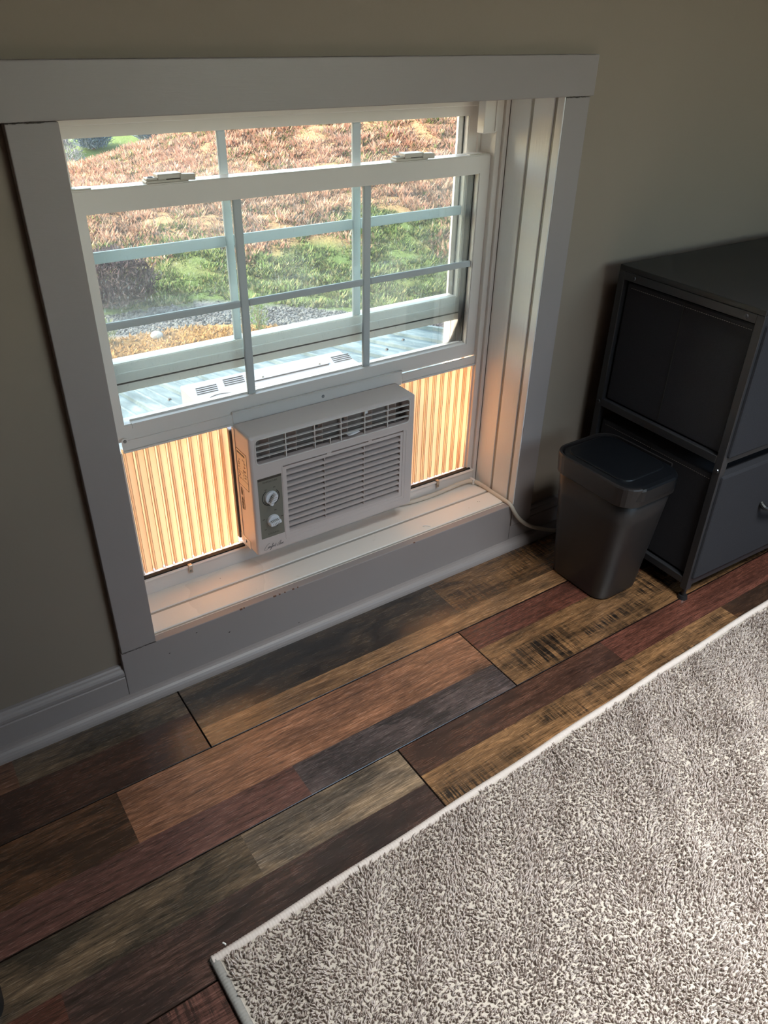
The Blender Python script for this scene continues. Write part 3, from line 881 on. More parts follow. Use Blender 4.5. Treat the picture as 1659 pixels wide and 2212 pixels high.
# steel sleeve side, rating label, outdoor cabinet
CZ = .4470
cabo = obj('cabinet', B(0.2580, 0.6820, 0.161, 0.4260, 0.1800, CZ, r=.004, seg=2), M['ac_out'], ac)
for i in range(17):
    xx = .400 + i * .0162
    obj('cabinet_vent_slot', B(xx, xx + .0070, .332, .347, CZ - .0002, CZ + .0006, r=.0003, seg=1), M['duct'], cabo)
for x0_, y0_, n_ in ((.272, .358, 4), (.344, .372, 4), (.628, .362, 4)):
    for k in range(n_):
        y_ = y0_ + k * .0105
        obj('cabinet_rib', tube(bmesh.new(), [(x0_ + k * .003, y_, CZ + .0004), (x0_ + .050 + k * .003, y_, CZ + .0004)], .0017, 6), M['rib_out'], cabo)
obj('raised_plate', prism(bmesh.new(), rrect(.405, .615, .358, .410, .008), 'z', CZ - .0005, CZ + .0030), M['ac_out'], cabo)
for xx in (.4370, .5890):
    obj('cabinet_screw', cyl(bmesh.new(), (xx, .368, CZ + .003), .0058, .0028, 'z', 12, r2=.003), M['screw'], cabo)
tube_pts = [(.315 + .045 * math.cos(R(a)), .292 + .045 * math.sin(R(a)), CZ + .0002) for a in range(40, 150, 8)]
obj('cabinet_emboss', tube(bmesh.new(), tube_pts, .0016, 6), M['ac_out'], cabo)
obj('side_recess', boxes([(.2575, .2582, .27, .39, .395, .401), (.2575, .2582, .27, .275, .25, .395)]), M['duct'], cabo)
# side seam and return strip
obj('side_strip', boxes([(AX0 - .0015, AX0 + .001, AY1 - .012, AY1 - .001, AZ0 + .004, AZ1 - .004)], r=.0005, seg=1), M['ac_side'], ac)
obj('base_pan', prism(bmesh.new(), [(.285, .118), (.50, .108), (.56, .118), (.60, .150), (.285, .150)], 'z', .1685, .1765), M['ac'], ac)
obj('foot_flange', boxes([(AX0 - .0012, AX0 + .001, AY1 - .045, AY1 + .002, AZ0 - .0005, AZ0 + .020)], r=.0004, seg=1), M['ac_side'], ac)
screw('screw', (AX0 - .0012, AY1 - .024, AZ0 + .011), 'x', .0035, M['screw'], ac)
lx = AX0 - .0002
lb = obj('rating_label', B(lx - .0001, lx + .0004, .1000, .1480, .3300, .4150), M['label'], ac)
bm = bmesh.new()
lx2 = lx - .0003
for (a, b, c, d) in ((.1000, .1480, .4140, .4150), (.1000, .1480, .3300, .3310), (.1000, .1008, .33, .415), (.1472, .1480, .33, .415), (.1000, .1480, .3640, .3646), (.1000, .1480, .3480, .3486), (.108, .144, .4055, .4100)):
    box(bm, lx2, lx2 + .0003, a, b, c, d)
rr = random.Random(11)
for k in range(46):
    yy = rr.choice([.139, .135, .118, .112, .108]); zz = rr.uniform(.345, .402)
    box(bm, lx2, lx2 + .0003, yy, yy + .0022, zz, zz + rr.uniform(.001, .004))
obj('label_print', bm, M['ink2'], lb)
bm = bmesh.new()
zz = .3240
while zz > .2700:
    w = rr.choice([.0006, .0010, .0016])
    if not .301 < zz < .306:
        box(bm, lx - .0002, lx + .0002, .133, .141, zz - w, zz)
    zz -= w + rr.choice([.0006, .0010])
for k in range(14):
    box(bm, lx - .0002, lx + .0002, .127, .1295, .3200 - k * .0036, .3218 - k * .0036)
obj('barcode', bm, M['ink2'], ac)
# top mounting rail and header plate
hd = obj('header_plate', boxes([(.2690, .6880, YW - .0055, YW - .001, .4495, .4845), (.2690, .6880, YW - .0085, YW - .0055, .4820, .4845)], r=.0008, seg=1), M['vinyl'], ac)
screw('screw', (.4799, YW - .0055, .4700), 'y', .0030, M['screw'], hd)
for xa_, xb_, zz, xe in ((.0445, .2685, .4560, .0500), (.6885, .9210, .4520, .9140)):
    tr_ = obj('curtain_track', boxes([(xa_, xb_, YW - .005, YW - .001, zz + .004, zz + .023), (xa_, xb_, YW - .008, YW - .001, zz, zz + .004)], r=.0007, seg=1), M['vinyl'], ac)
    obj('track_ear', cyl(bmesh.new(), (xe, YW - .005, zz + .024), .0065, -.001, 'y', 16), M['vinyl'], tr_)
    screw('screw', (xe, YW - .006, zz + .024), 'y', .0028, M['screw'], tr_)
for q_ in ((.9000, .9090, YW - .004, YW + .014, .1660, .4520), (.9110, .9200, YW - .008, YW + .014, .1660, .4640), (.0330, .0420, YW - .004, YW + .014, .1660, .4560)):
    obj('end_frame', B(*q_, r=.0012, seg=1), M['vinyl'], ac)
obj('frame_collar', B(.9095, .9215, YW - .0095, YW, .4420, .4480, r=.0012, seg=1), M['vinyl'], ac)
# accordion side panels
def accordion(x0, x1, z0, z1, n):
    prof = []
    p = (x1 - x0) / n
    for i in range(n):
        a = x0 + i * p
        prof += [(a, .012), (a + p * .10, .0115), (a + p * .16, .0020), (a + p * .24, .0), (a + p * .76, .0), (a + p * .84, .0020), (a + p * .90, .0115)]
    prof.append((x1, .012))
    bm = bmesh.new()
    rows_ = []
    zs = [z0, z0 + .004] + [z0 + .004 + (z1 - z0 - .004) * k / 8 for k in range(1, 9)]
    rj = random.Random(int(x0 * 1000) + 5)
    jit = [rj.uniform(-.0009, .0009) for _ in prof]
    for q, zz in enumerate(zs):
        rows_.append([bm.verts.new((px + jit[i] * math.sin(zz * 14 + i), YW - .0035 + py + (.004 if q == 0 and py < .001 else 0), zz)) for i, (px, py) in enumerate(prof)])
    for a, b in zip(rows_, rows_[1:]):
        for i in range(len(prof) - 1):
            bm.faces.new((a[i], a[i + 1], b[i + 1], b[i]))
    o = obj('accordion_panel', bm, M['curtain'], ac)
    for i in range(n):
        a = x0 + i * p
        for f in (.02, .21, .79):
            obj('pleat_rib', B(a + p * f - .0003, a + p * f + .0003, YW - .0046, YW - .0034, z0 + .003, z1), M['rib'], o)
    return o
accordion(.0430, .2600, .1680, .4590, 10)
accordion(.6690, .9000, .1680, .4540, 10)
for q_ in ((.0350, .2650), (.6700, .9110)):
    obj('panel_gasket', B(*q_, YF + .002, YF + .012, .1650, .1680), M['gasket'], ac)
# power cord along the sill, over the edge and down behind the bin
cord = [(.655, .140, .150), (.70, .139, .138), (.74, .138, .1345), (.79, .137, .1355), (.84, .136, .1400), (.880, .136, .1420), (.9080, .134, .1380), (.9200, .110, .1335), (.9230, .075, .1305), (.9235, .035, .1305), (.9225, .008, .1310), (.9235, -.0045, .1250), (.9320, -.0075, .1080), (.9480, -.0085, .0860), (.9720, -.0095, .0620), (1.000, -.0150, .0430), (1.030, -.0220, .0300), (1.060, -.0270, .0180), (1.090, -.0300, .0100), (1.118, -.0320, .0065)]
obj('power_cord', tube(bmesh.new(), spline(cord, 5), .0052, 10), M['cord'], ac, smooth=True)
cc = obj('cord_clip', boxes([(.9040, .9120, .128, .1440, .1290, .1440)], r=.001), M['vinyl'], ac)

# zinc clips holding the panels' gasket to the sill rail
def clip(x, label):
    e = empty('metal_clip', (x, YF, .1650), label, 'clip', group='zinc clips on the window sill rail')
    obj('clip_plate', boxes([(x - .0042, x + .0042, YF - .0058, YF - .0045, .1480, .1668), (x - .0042, x + .0042, YF - .0058, YF + .002, .1668, .1682)], r=.0005, seg=1), M['zinc'], e)
    bm = bmesh.new(); cyl(bm, (x, YF - .0058, .1535), .0032, -.0014, 'y', 14, r2=.0024); cyl(bm, (x, YF - .0042, .1535), .0014, .0045, 'y', 8)
    obj('screw', bm, M['screw'], e)
clip(.1341, 'small zinc clip below the left accordion panel')
clip(.7994, 'small zinc clip above the beige cord, right of the air conditioner')

# ================================================================ rubbish bin
bin_ = empty('trash_bin', (1.02, -.21, 0), 'black plastic trash bin with lift-up lid standing beside the dark dresser', 'trash bin')
def loft(levels, n=7, cap_top=True, cap_bot=True):
    bm = bmesh.new(); pr = None; first = None
    for (x0, x1, y0, y1, r, z) in levels:
        ring = [bm.verts.new((a, b, z)) for a, b in rrect(x0, x1, y0, y1, r, n)]
        if pr:
            m_ = len(ring)
            for k in range(m_):
                bm.faces.new((pr[k], pr[(k + 1) % m_], ring[(k + 1) % m_], ring[k]))
        else:
            first = ring
        pr = ring
    if cap_bot: bm.faces.new(first[::-1])
    if cap_top: bm.faces.new(pr)
    return bm
bx0, bx1, by0, by1 = .954, 1.096, -.297, -.122
tx0, tx1, ty0, ty1 = .934, 1.106, -.330, -.106
def lev(t, d=0.0):
    return (bx0 + (tx0 - bx0) * t - d, bx1 + (tx1 - bx1) * t + d, by0 + (ty0 - by0) * t - d, by1 + (ty1 - by1) * t + d)
obj('bin_body', loft([(*lev(0, -.006), .030, 0.0), (*lev(0, -.001), .034, .003), (*lev(.02), .036, .010), (*lev(.25), .037, .08), (*lev(.5), .038, .15), (*lev(.75), .039, .225), (*lev(1), .040, .300)]), M['bin'], bin_, smooth=True)
# collar with the front left open for the lid flap
col = loft([(*lev(.93, .004), .042, .284), (*lev(.94, .0055), .043, .286), (*lev(1, .007), .045, .330), (*lev(1, .0055), .044, .3335)])
col = cut(col, [loft([(*lev(1, .001), .040, .30), (*lev(1, .001), .040, .345)]), loft([(*lev(.9, .001), .040, .27), (*lev(1, .002), .040, .3001)]), B(tx0 + .030, tx1 + .02, ty0 - .02, ty0 + .035, .3005, .35)])
obj('bin_collar', col, M['bin'], bin_)
# lid: inset slab with bowed front that drops over the rim
lp = []
for a, b in rrect(tx0 + .001, tx1 - .001, ty0 + .002, ty1 - .002, .038, 7):
    lp.append((a, b))
def lidring(d, z, bow):
    out = []
    for a, b in rrect(tx0 + .0015 + d, tx1 - .0015 - d, ty0 + .0 + d, ty1 - .003 - d, .036, 7):
        if b < ty0 + .04:
            u_ = (a - (tx0 + tx1) / 2) / ((tx1 - tx0) / 2)
            w_ = (ty0 + .04 - b) / .04
            b -= bow * w_ * max(0, 1 - u_ * u_)
        out.append((a, b, z))
    return out
bm = bmesh.new(); pr = None
for d, z, bow in ((.002, .3010, .012), (0, .3020, .014), (0, .3270, .014), (.0025, .3310, .013), (.010, .3330, .012)):
    ring = [bm.verts.new(p) for p in lidring(d, z, bow)]
    if pr:
        for k in range(len(ring)):
            bm.faces.new((pr[k], pr[(k + 1) % len(ring)], ring[(k + 1) % len(ring)], ring[k]))
    else: bm.faces.new(ring[::-1])
    pr = ring
bm.faces.new(pr)
lid = obj('bin_lid', bm, M['lid'], bin_)
obj('lid_top', loft([(tx0 + .014, tx1 - .014, ty0 + .030, ty1 - .014, .030, .3330), (tx0 + .0145, tx1 - .0145, ty0 + .031, ty1 - .0145, .030, .3352), (tx0 + .017, tx1 - .017, ty0 + .034, ty1 - .017, .028, .3360)]), M['lid'], lid)

# ================================================================ dresser
DA = R(-2.0)
DO = Vector((1.132, -.397, 0))
DM = Matrix.Translation(DO) @ Matrix.Rotation(DA, 4, 'Z')
dr_ = empty('dresser', DO, 'black metal-framed dresser with charcoal fabric drawers, standing right of the window', 'dresser')
DW, DD, DH = .98, .372, .697
PT = .018
def dobj(name, bm, mat, parent=dr_):
    bmesh.ops.transform(bm, matrix=DM, verts=bm.verts)
    return obj(name, bm, mat, parent)
dobj('dresser_top', boxes([(.0, DW, .0, DD, DH - .004, DH + .008)], r=.0012, seg=1), M['dtop'])
for ix in (0, DW - PT):
    for iy in (0, DD - PT):
        leg = dobj('leg', B(ix, ix + PT, iy, iy + PT, .030, DH - .004, r=.001, seg=1), M['frame'])
        bm = bmesh.new()
        cyl(bm, (ix + PT / 2, iy + PT / 2, .004), .005, .028, 'z', 12)
        cyl(bm, (ix + PT / 2, iy + PT / 2, .0), .0125, .009, 'z', 20, r2=.010)
        dobj('glide', bm, M['rubber'], leg)
for zz in (.0425, .366, DH - .0225):
    for ix in (0, DW - PT):
        dobj('side_rail', B(ix, ix + PT, PT, DD - PT, zz, zz + PT, r=.001, seg=1), M['frame'])
    dobj('back_rail', B(PT, DW - PT, DD - PT, DD, zz, zz + PT, r=.001, seg=1), M['frame'])
dobj('front_rail', B(PT, DW - PT, .0, PT, .0425, .0605, r=.001, seg=1), M['frame'])
dobj('front_rail', B(PT, DW - PT, .004, PT, .366, .384, r=.001, seg=1), M['frame'])
dobj('middle_post', B(DW / 2 - .009, DW / 2 + .009, .002, PT, .06, DH - .02, r=.001, seg=1), M['frame'])
for zz, yy in ((DH - .0135, .040), (DH - .0135, DD - .045), (.352, .009), (.375, DD - .009)):
    bm = bmesh.new(); cyl(bm, (0, yy, zz), .0052, -.0022, 'x', 16, r2=.0040); cyl(bm, (-.0022, yy, zz), .0018, -.0004, 'x', 6)
    dobj('screw', bm, M['bscrew'])
for r_i, (z0_, z1_) in enumerate(((.0640, .3330), (.3860, .6700))):
    for c_i in range(2):
        a, b = (.006, DW / 2 - .011) if c_i == 0 else (DW / 2 + .011, DW - .006)
        bm = bmesh.new()
        box(bm, a + .004, b - .004, .020, DD - .022, z0_, z1_, r=.004, seg=2)
        d = dobj('drawer', bm, M['fabric'])
        dobj('drawer_front', B(a + .002, b - .002, -.006, .0195, z0_ - .002, z1_ + .006, r=.005, seg=2), M['fabric'], d)
        if c_i == 0:
            # centre seam and stitched hem on the side
            dobj('seam', boxes([(a + .0030, a + .0050, .190, .1915, z0_ + .004, z1_ - .004)]), M['rubber'], d)
            bm = bmesh.new()
            for q in range(56):
                yy = .026 + q * .0056
                box(bm, a + .0034, a + .0045, yy, yy + .0034, z1_ - .0125, z1_ - .0115)
            dobj('stitching', bm, M['duct'], d)
        xm = (a + b) / 2
        hb = spline([(xm - .05, -.006, (z0_ + z1_) / 2 + .02), (xm - .048, -.020, (z0_ + z1_) / 2 + .012), (xm, -.026, (z0_ + z1_) / 2 + .005), (xm + .048, -.020, (z0_ + z1_) / 2 + .012), (xm + .05, -.006, (z0_ + z1_) / 2 + .02)], 5)
        dobj('handle', tube(bmesh.new(), hb, .006, 8), M['rubber'], d)

# ================================================================ rug
rug_o = Vector((-.1405, -.5562, 0))
ra = math.atan2(.0415, 1.438)
ux = Vector((math.cos(ra), math.sin(ra), 0)); uy = Vector((math.sin(ra), -math.cos(ra), 0))
RL, RWD = 2.35, 1.55
rug = empty('rug', rug_o, 'cream shag rug with bound edges lying on the dark wood floor', 'rug')
def rp(a, b, z):
    return rug_o + ux * a + uy * b + Vector((0, 0, z))
bm = bmesh.new()
nx, ny = 90, 60
rr = random.Random(5)
grid = [[bm.verts.new(rp(.010 + (RL - .02) * i / nx, .010 + (RWD - .02) * j / ny, .0095 + .0015 * math.sin(i * .7) * math.cos(j * .6))) for i in range(nx + 1)] for j in range(ny + 1)]
for j in range(ny):
    for i in range(nx):
        bm.faces.new((grid[j][i], grid[j + 1][i], grid[j + 1][i + 1], grid[j][i + 1]))
obj('backing', bm, M['rugbase'], rug)
# serged binding: overcast yarn turns round the edge
def binding(p0, p1, mat, step, amp, rad):
    L = (p1 - p0).length; n = int(L / step)
    d = (p1 - p0) / n
    r0 = random.Random(int(L * 1000))
    pts, rads = [], []
    for i in range(n):
        for k in range(4):
            w_ = .0016 * math.sin(i * .02) + .0008 * math.sin(i * .11)
            pts.append(p0 + d * (i + k / 4) + Vector((0, 0, .0)) + uy * w_)
            rads.append(rad + amp * math.sin(math.pi * (k + .3) / 4) + r0.uniform(0, amp * .3))
    bm = tube(bmesh.new(), pts, rads, 8)
    return obj('binding', bm, mat, rug, smooth=True)
binding(rp(.0, .004, .0076), rp(RL, .004, .0076), M['binding'], .0048, .0008, .0068)
binding(rp(.004, .0, .0066), rp(.004, RWD, .0066), M['binding2'], .0048, .0007, .0066)
binding(rp(RL, .0, .0066), rp(RL, RWD, .0066), M['binding2'], .0096, .0007, .0056)
binding(rp(.0, RWD, .0066), rp(RL, RWD, .0066), M['binding'], .0096, .0007, .0056)
# shag pile
def pile(a0, a1, b0, b1, sp, rad, seed):
    g = np.random.default_rng(seed)
    na, nb = int((a1 - a0) / sp), int((b1 - b0) / sp)
    A, Bq = np.meshgrid(np.linspace(a0, a1, na), np.linspace(b0, b1, nb))
    A = A.ravel() + g.normal(0, sp * .35, na * nb); Bq = Bq.ravel() + g.normal(0, sp * .35, na * nb)
    n = len(A)
    # locally combed lean
    def field(s, ph):
        return np.sin(A * s + ph) * np.cos(Bq * s * 1.3 + ph * 2) + np.sin(A * s * 2.3 + Bq * s * 1.7 + ph)
    la = field(38, .3) * .45 + g.normal(0, .75, n) + field(9, 1.1) * .3
    lb = field(33, 2.1) * .45 + g.normal(0, .75, n) + field(11, 4.1) * .3
    hgt = .0105 * (1 + .22 * field(25, 5.0) * .5 + g.normal(0, .16, n))
    hgt = np.clip(hgt, .005, .017)
    cw = g.uniform(0, 2 * np.pi, n)
    kr = g.uniform(.3, 1.0, n) * .0022
    segs = 3
    V = np.zeros((n, 3 * (segs + 1), 3), np.float32)
    for s in range(segs + 1):
        t = s / segs
        ca = A + la * .0030 * t ** 1.4 + kr * np.cos(cw + t * 3.4) * t
        cb = Bq + lb * .0030 * t ** 1.4 + kr * np.sin(cw + t * 3.4) * t
        cz = .009 + hgt * (t - .18 * t * t * np.minimum(1, np.hypot(la, lb)))
        r_ = rad * (1.0, 1.15, 1.05, .45)[s]
        for k in range(3):
            th = cw + k * 2 * np.pi / 3 + t * 1.5
            pa = ca + r_ * np.cos(th); pb = cb + r_ * np.sin(th)
            V[:, s * 3 + k, 0] = rug_o.x + ux.x * pa + uy.x * pb
            V[:, s * 3 + k, 1] = rug_o.y + ux.y * pa + uy.y * pb
            V[:, s * 3 + k, 2] = cz
    nv = 3 * (segs + 1)
    f = []
    for s in range(segs):
        for k in range(3):
            f.append((s * 3 + k, s * 3 + (k + 1) % 3, s * 3 + 3 + (k + 1) % 3, s * 3 + 3 + k))
    f.append((segs * 3, segs * 3 + 1, segs * 3 + 2, segs * 3 + 2))
    F4 = np.array(f[:-1])
    F = (F4[None] + (np.arange(n) * nv)[:, None, None]).reshape(-1, 4)
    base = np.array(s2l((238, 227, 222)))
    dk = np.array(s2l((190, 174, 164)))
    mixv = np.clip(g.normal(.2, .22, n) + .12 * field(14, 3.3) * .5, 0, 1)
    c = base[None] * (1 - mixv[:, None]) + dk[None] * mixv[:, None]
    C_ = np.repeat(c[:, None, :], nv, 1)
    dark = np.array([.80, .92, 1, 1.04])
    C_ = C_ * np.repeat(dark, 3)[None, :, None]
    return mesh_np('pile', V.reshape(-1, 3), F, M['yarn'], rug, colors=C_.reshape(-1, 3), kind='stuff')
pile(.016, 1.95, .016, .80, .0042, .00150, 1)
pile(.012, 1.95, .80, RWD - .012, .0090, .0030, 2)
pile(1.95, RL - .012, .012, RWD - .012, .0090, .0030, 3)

# small litter and a sliver of sunlight
bm = bmesh.new(); tube(bm, spline([(.6800, .0440, ZB + .0012), (.6860, .0400, ZB + .0022), (.6940, .0330, ZB + .0012)], 4), .0012, 6)  # sunlight sliver on the sill, built as a white strip
obj('sun_sliver', bm, M['crumb'], label='tiny white strip standing in for a sliver of sunlight on the sill boards, right of the air conditioner', cat='sunlight')
bm = bmesh.new(); tube(bm, [(-.1155, -.5400, .0012), (-.1135, -.5435, .0014), (-.1130, -.5455, .0012)], .0013, 6)
obj('crumb', bm, M['crumb'], label='tiny white crumb on the floor beside the rug corner', cat='crumb')
st_ = loft([(-.455, -.403, -.470, -.405, .020, 0), (-.453, -.401, -.468, -.403, .022, .004), (-.455, -.405, -.465, -.407, .022, .026), (-.462, -.412, -.460, -.414, .018, .030)])  # stub of a furniture foot at the left frame edge
obj('furniture_foot', st_, M['rubber'], label='black rounded furniture foot on the floor at the left edge', cat='furniture foot')

# ================================================================ outside
# metal porch roof below the window
def rz(y): return -.10 - .20 * (y - .25)
roof = empty('porch_roof', (1.2, .27, rz(.27)), 'galvanised ribbed metal porch roof just outside the window', 'roof', kind='structure')
RE = 2.80
def sheet(xa, xb, y0_, y1_):
    """one roofing sheet, ribbed profile running down the slope"""
    prof = []
    x_ = xa
    p = .2286
    while x_ < xb - 1e-6:
        e = min(x_ + p, xb)
        k = (e - x_) / p
        prof += [(x_, 0), (x_ + .004 * k, .017), (x_ + .020 * k, .017), (x_ + .028 * k, 0), (x_ + .085 * k, 0), (x_ + .090 * k, .003), (x_ + .098 * k, .003), (x_ + .103 * k, 0), (x_ + .150 * k, 0), (x_ + .155 * k, .003), (x_ + .163 * k, .003), (x_ + .168 * k, 0)]
        x_ = e
    prof.append((xb, 0))
    bm = bmesh.new()
    a = [bm.verts.new((px, y0_, rz(y0_) + pz)) for px, pz in prof]
    b = [bm.verts.new((px, y1_, rz(y1_) + pz)) for px, pz in prof]
    c = [bm.verts.new((px, y1_, rz(y1_) + pz - .004)) for px, pz in prof]
    for i in range(len(prof) - 1):
        bm.faces.new((a[i], a[i + 1], b[i + 1], b[i])); bm.faces.new((b[i], b[i + 1], c[i + 1], c[i]))
    return bm
xa = RE - .9144 * 6
for i in range(6):
    obj('roof_sheet', sheet(xa + .9144 * i, xa + .9144 * (i + 1), .27, 3.4), M['roof'], roof)
obj('roof_deck', prism(bmesh.new(), [(.27, rz(.27) - .12), (3.38, rz(3.38) - .12), (3.38, rz(3.38) - .01), (.27, rz(.27) - .01)], 'x', xa + .02, RE - .02), M['chip'], roof)
obj('rake_trim', prism(bmesh.new(), [(.27, rz(.27) - .10), (3.42, rz(3.42) - .10), (3.42, rz(3.42) + .022), (.27, rz(.27) + .022)], 'x', RE, RE + .035), M['roof'], roof)
bm = bmesh.new()
k = 0
for i in range(16):
    for yy in (.9, 1.25, 1.9, 2.5):
        xx = RE - .2286 * i - .075
        cyl(bm, (xx, yy + (.15 if i % 2 else 0), rz(yy + (.15 if i % 2 else 0)) - .001), .012, .012, 'z', 8, r2=.007)
obj('roof_screw', bm, M['gasket'], roof, kind='stuff')
# eave: unseen, added to keep sun off the upper glass, and the outer wall
obj('overhang', B(-3.5, 4.3, .25, .77, 1.60, 1.70), M['overhang'], kind='structure', label='unseen white eave above the window outside', cat='overhang')

# terrain in polar-ish coordinates: s away from the house, v to the right
D_ = np.array([.5, .866]); V_ = np.array([.866, -.5])
C0 = np.array([CP.x, CP.y])
def sm(x):
    x = np.clip(x, 0, 1); return x * x * (3 - 2 * x)
def hgt(s, v):
    hc = np.interp(v, [-30, -9, -7.0, -4.6, -2.6, 0, 6, 14, 40], [-4.6, -3.1, -2.8, -2.10, -1.38, -.7, 1.0, 2.8, 4.8])
    z = -3.2 + (hc + 3.2) * np.clip((s - 13.6) / 10.6, 0, 1) ** 1.05
    drop = sm((s - 24.5) / 16)
    z = np.where(s > 24.5, z * (1 - drop) + drop * (-7.2), z)
    z = z + np.where(s > 58, (s - 58) * .055, 0)
    z = z + .10 * np.sin(s * .9 + v * .5) * sm((s - 14) / 4) * (s < 40)
    return z
def to_xy(s, v):
    return C0[0] + s * D_[0] + v * V_[0], C0[1] + s * D_[1] + v * V_[1]

def zonecol(s, v, n1, n2):
    TANC = np.array(s2l((178, 134, 84))); ROAD = np.array(s2l((112, 110, 112))); GRN = np.array(s2l((100, 116, 66)))
    GRN2 = np.array(s2l((132, 142, 74))); RU = np.array(s2l((172, 134, 100))); RU2 = np.array(s2l((132, 112, 78))); MEAD = np.array(s2l((112, 132, 74)))
    s_ = s + n1 * .55
    c = np.where(s_[:, None] < 12.35, TANC, ROAD)
    c = np.where((s_ > 13.55)[:, None], GRN, c)
    gr = sm((s_ + n2 * 1.6 - 15.4) / 1.9)[:, None]
    c = np.where((s_ > 13.55)[:, None], GRN * (1 - gr) + (RU * (1 - .5 * n2[:, None]) + RU2 * .5 * n2[:, None]) * gr, c)
    c = np.where((s > 26)[:, None], MEAD, c)
    return c * .5
def smooth_noise(x, y, seed, f):
    g = np.random.default_rng(seed); t = np.zeros_like(x)
    for k in range(9):
        a = g.uniform(0, 2 * np.pi); w = f * g.uniform(.6, 1.9)
        t += np.sin((x * math.cos(a) + y * math.sin(a)) * w + g.uniform(0, 6.28))
    return t / 3.2
def mk_ground():
    t = NT('ground_cover')
    a = t.new('ShaderNodeAttribute', attribute_name='tone')
    P = t.pos()
    n = t.noise(P, 5.5, 6, 0.7)
    n2 = t.noise(P, 40.0, 3, 0.7)
    c = t.mix(1.0, a.outputs['Color'], t.ramp(n, [(.3, .70), (.5, 1.0), (.7, 1.3)]), 'MULTIPLY')
    c = t.mix(1.0, c, t.ramp(n2, [(.3, .72), (.5, 1.0), (.7, 1.25)]), 'MULTIPLY')
    t.pbr(c, .95, normal=t.bump(n, .8, .12), spec=.1)
    M['ground'] = t.m
    t = NT('grass_blades')
    a = t.new('ShaderNodeAttribute', attribute_name='tone')
    df = t.new('ShaderNodeBsdfDiffuse'); t.link(a.outputs['Color'], df.inputs[0])
    tr = t.new('ShaderNodeBsdfTranslucent'); t.link(a.outputs['Color'], tr.inputs[0])
    m = t.new('ShaderNodeMixShader'); m.inputs[0].default_value = .45
    t.link(df.outputs[0], m.inputs[1]); t.link(tr.outputs[0], m.inputs[2]); t.link(m.outputs[0], t.out.inputs[0])
    M['blades'] = t.m
mk_ground()
ss = np.concatenate([np.arange(1.5, 30, .22), np.arange(30, 130, 1.2)])
vv = np.arange(-34, 46, .30)
SS, VV = np.meshgrid(ss, vv, indexing='ij')
s1, v1 = SS.ravel(), VV.ravel()
X_, Y_ = to_xy(s1, v1)
n1 = smooth_noise(X_, Y_, 1, .8); n2 = np.clip(smooth_noise(X_, Y_, 2, 2.2) * .5 + .5, 0, 1)
Z_ = hgt(s1, v1) + .05 * smooth_noise(X_, Y_, 3, 3.5) * (s1 > 13.5)
keep = Y_ > .30
Zk = np.where(Y_ < 3.6, np.minimum(Z_, -3.2), Z_)
ii = np.arange(len(ss) * len(vv)).reshape(len(ss), len(vv))
F = np.stack([ii[:-1, :-1], ii[:-1, 1:], ii[1:, 1:], ii[1:, :-1]], -1).reshape(-1, 4)
F = F[keep[F].all(1)]
ter = mesh_np('terrain', np.stack([X_, Y_, Zk], 1), F[:, ::-1], M['ground'], colors=zonecol(s1, v1, n1, n2), smooth=True, kind='structure', label='hillside, gravel drive and yard seen through the window', cat='ground')

def tufts(name, n, srange, vfun, seed, h, wd, blades, colf, label, cat, lean=.35):
    g = np.random.default_rng(seed)
    s_ = g.uniform(*srange, n); v_ = vfun(s_, g, n)
    x_, y_ = to_xy(s_, v_)
    m1 = smooth_noise(x_, y_, 1, .8); m2 = np.clip(smooth_noise(x_, y_, 2, 2.2) * .5 + .5, 0, 1)
    c, hs = colf(s_, v_, m1, m2, g)
    ok = hs > .05
    s_, v_, x_, y_, c, hs = s_[ok], v_[ok], x_[ok], y_[ok], c[ok], hs[ok]
    n = len(s_)
    z_ = hgt(s_, v_) - .02
    V = np.zeros((n, blades, 3, 3), np.float32)
    ca = g.uniform(0, 2 * np.pi, n)
    for b in range(blades):
        a = ca + b * 2 * np.pi / blades + g.normal(0, .3, n)
        hh = h * hs * g.uniform(.7, 1.25, n); ww = wd * g.uniform(.7, 1.3, n) * (.6 + .4 * hs)
        lx_, ly_ = np.cos(a), np.sin(a)
        ox, oy = g.normal(0, wd * .8, n), g.normal(0, wd * .8, n)
        V[:, b, 0] = np.stack([x_ + ox - ly_ * ww, y_ + oy + lx_ * ww, z_], 1)
        V[:, b, 1] = np.stack([x_ + ox + ly_ * ww, y_ + oy - lx_ * ww, z_], 1)
        V[:, b, 2] = np.stack([x_ + ox + lx_ * hh * lean, y_ + oy + ly_ * hh * lean, z_ + hh], 1)
    F = np.arange(n * blades * 3).reshape(-1, 3)
    C_ = np.repeat(c[:, None, :], blades * 3, 1).reshape(-1, 3) * .5
    return mesh_np(name, V.reshape(-1, 3), F, M['blades'], colors=C_, kind='stuff', label=label, cat=cat)
def vf(s_, g, n):
    # between the rays through the window, with margin
    return s_ * np.tan(g.uniform(R(-24), R(18), n))
RUS = np.array([s2l((208, 156, 130)), s2l((190, 140, 116)), s2l((214, 174, 146)), s2l((160, 134, 118))])
GRS = np.array([s2l((116, 132, 76)), s2l((146, 158, 100)), s2l((84, 98, 62)), s2l((158, 150, 104))])
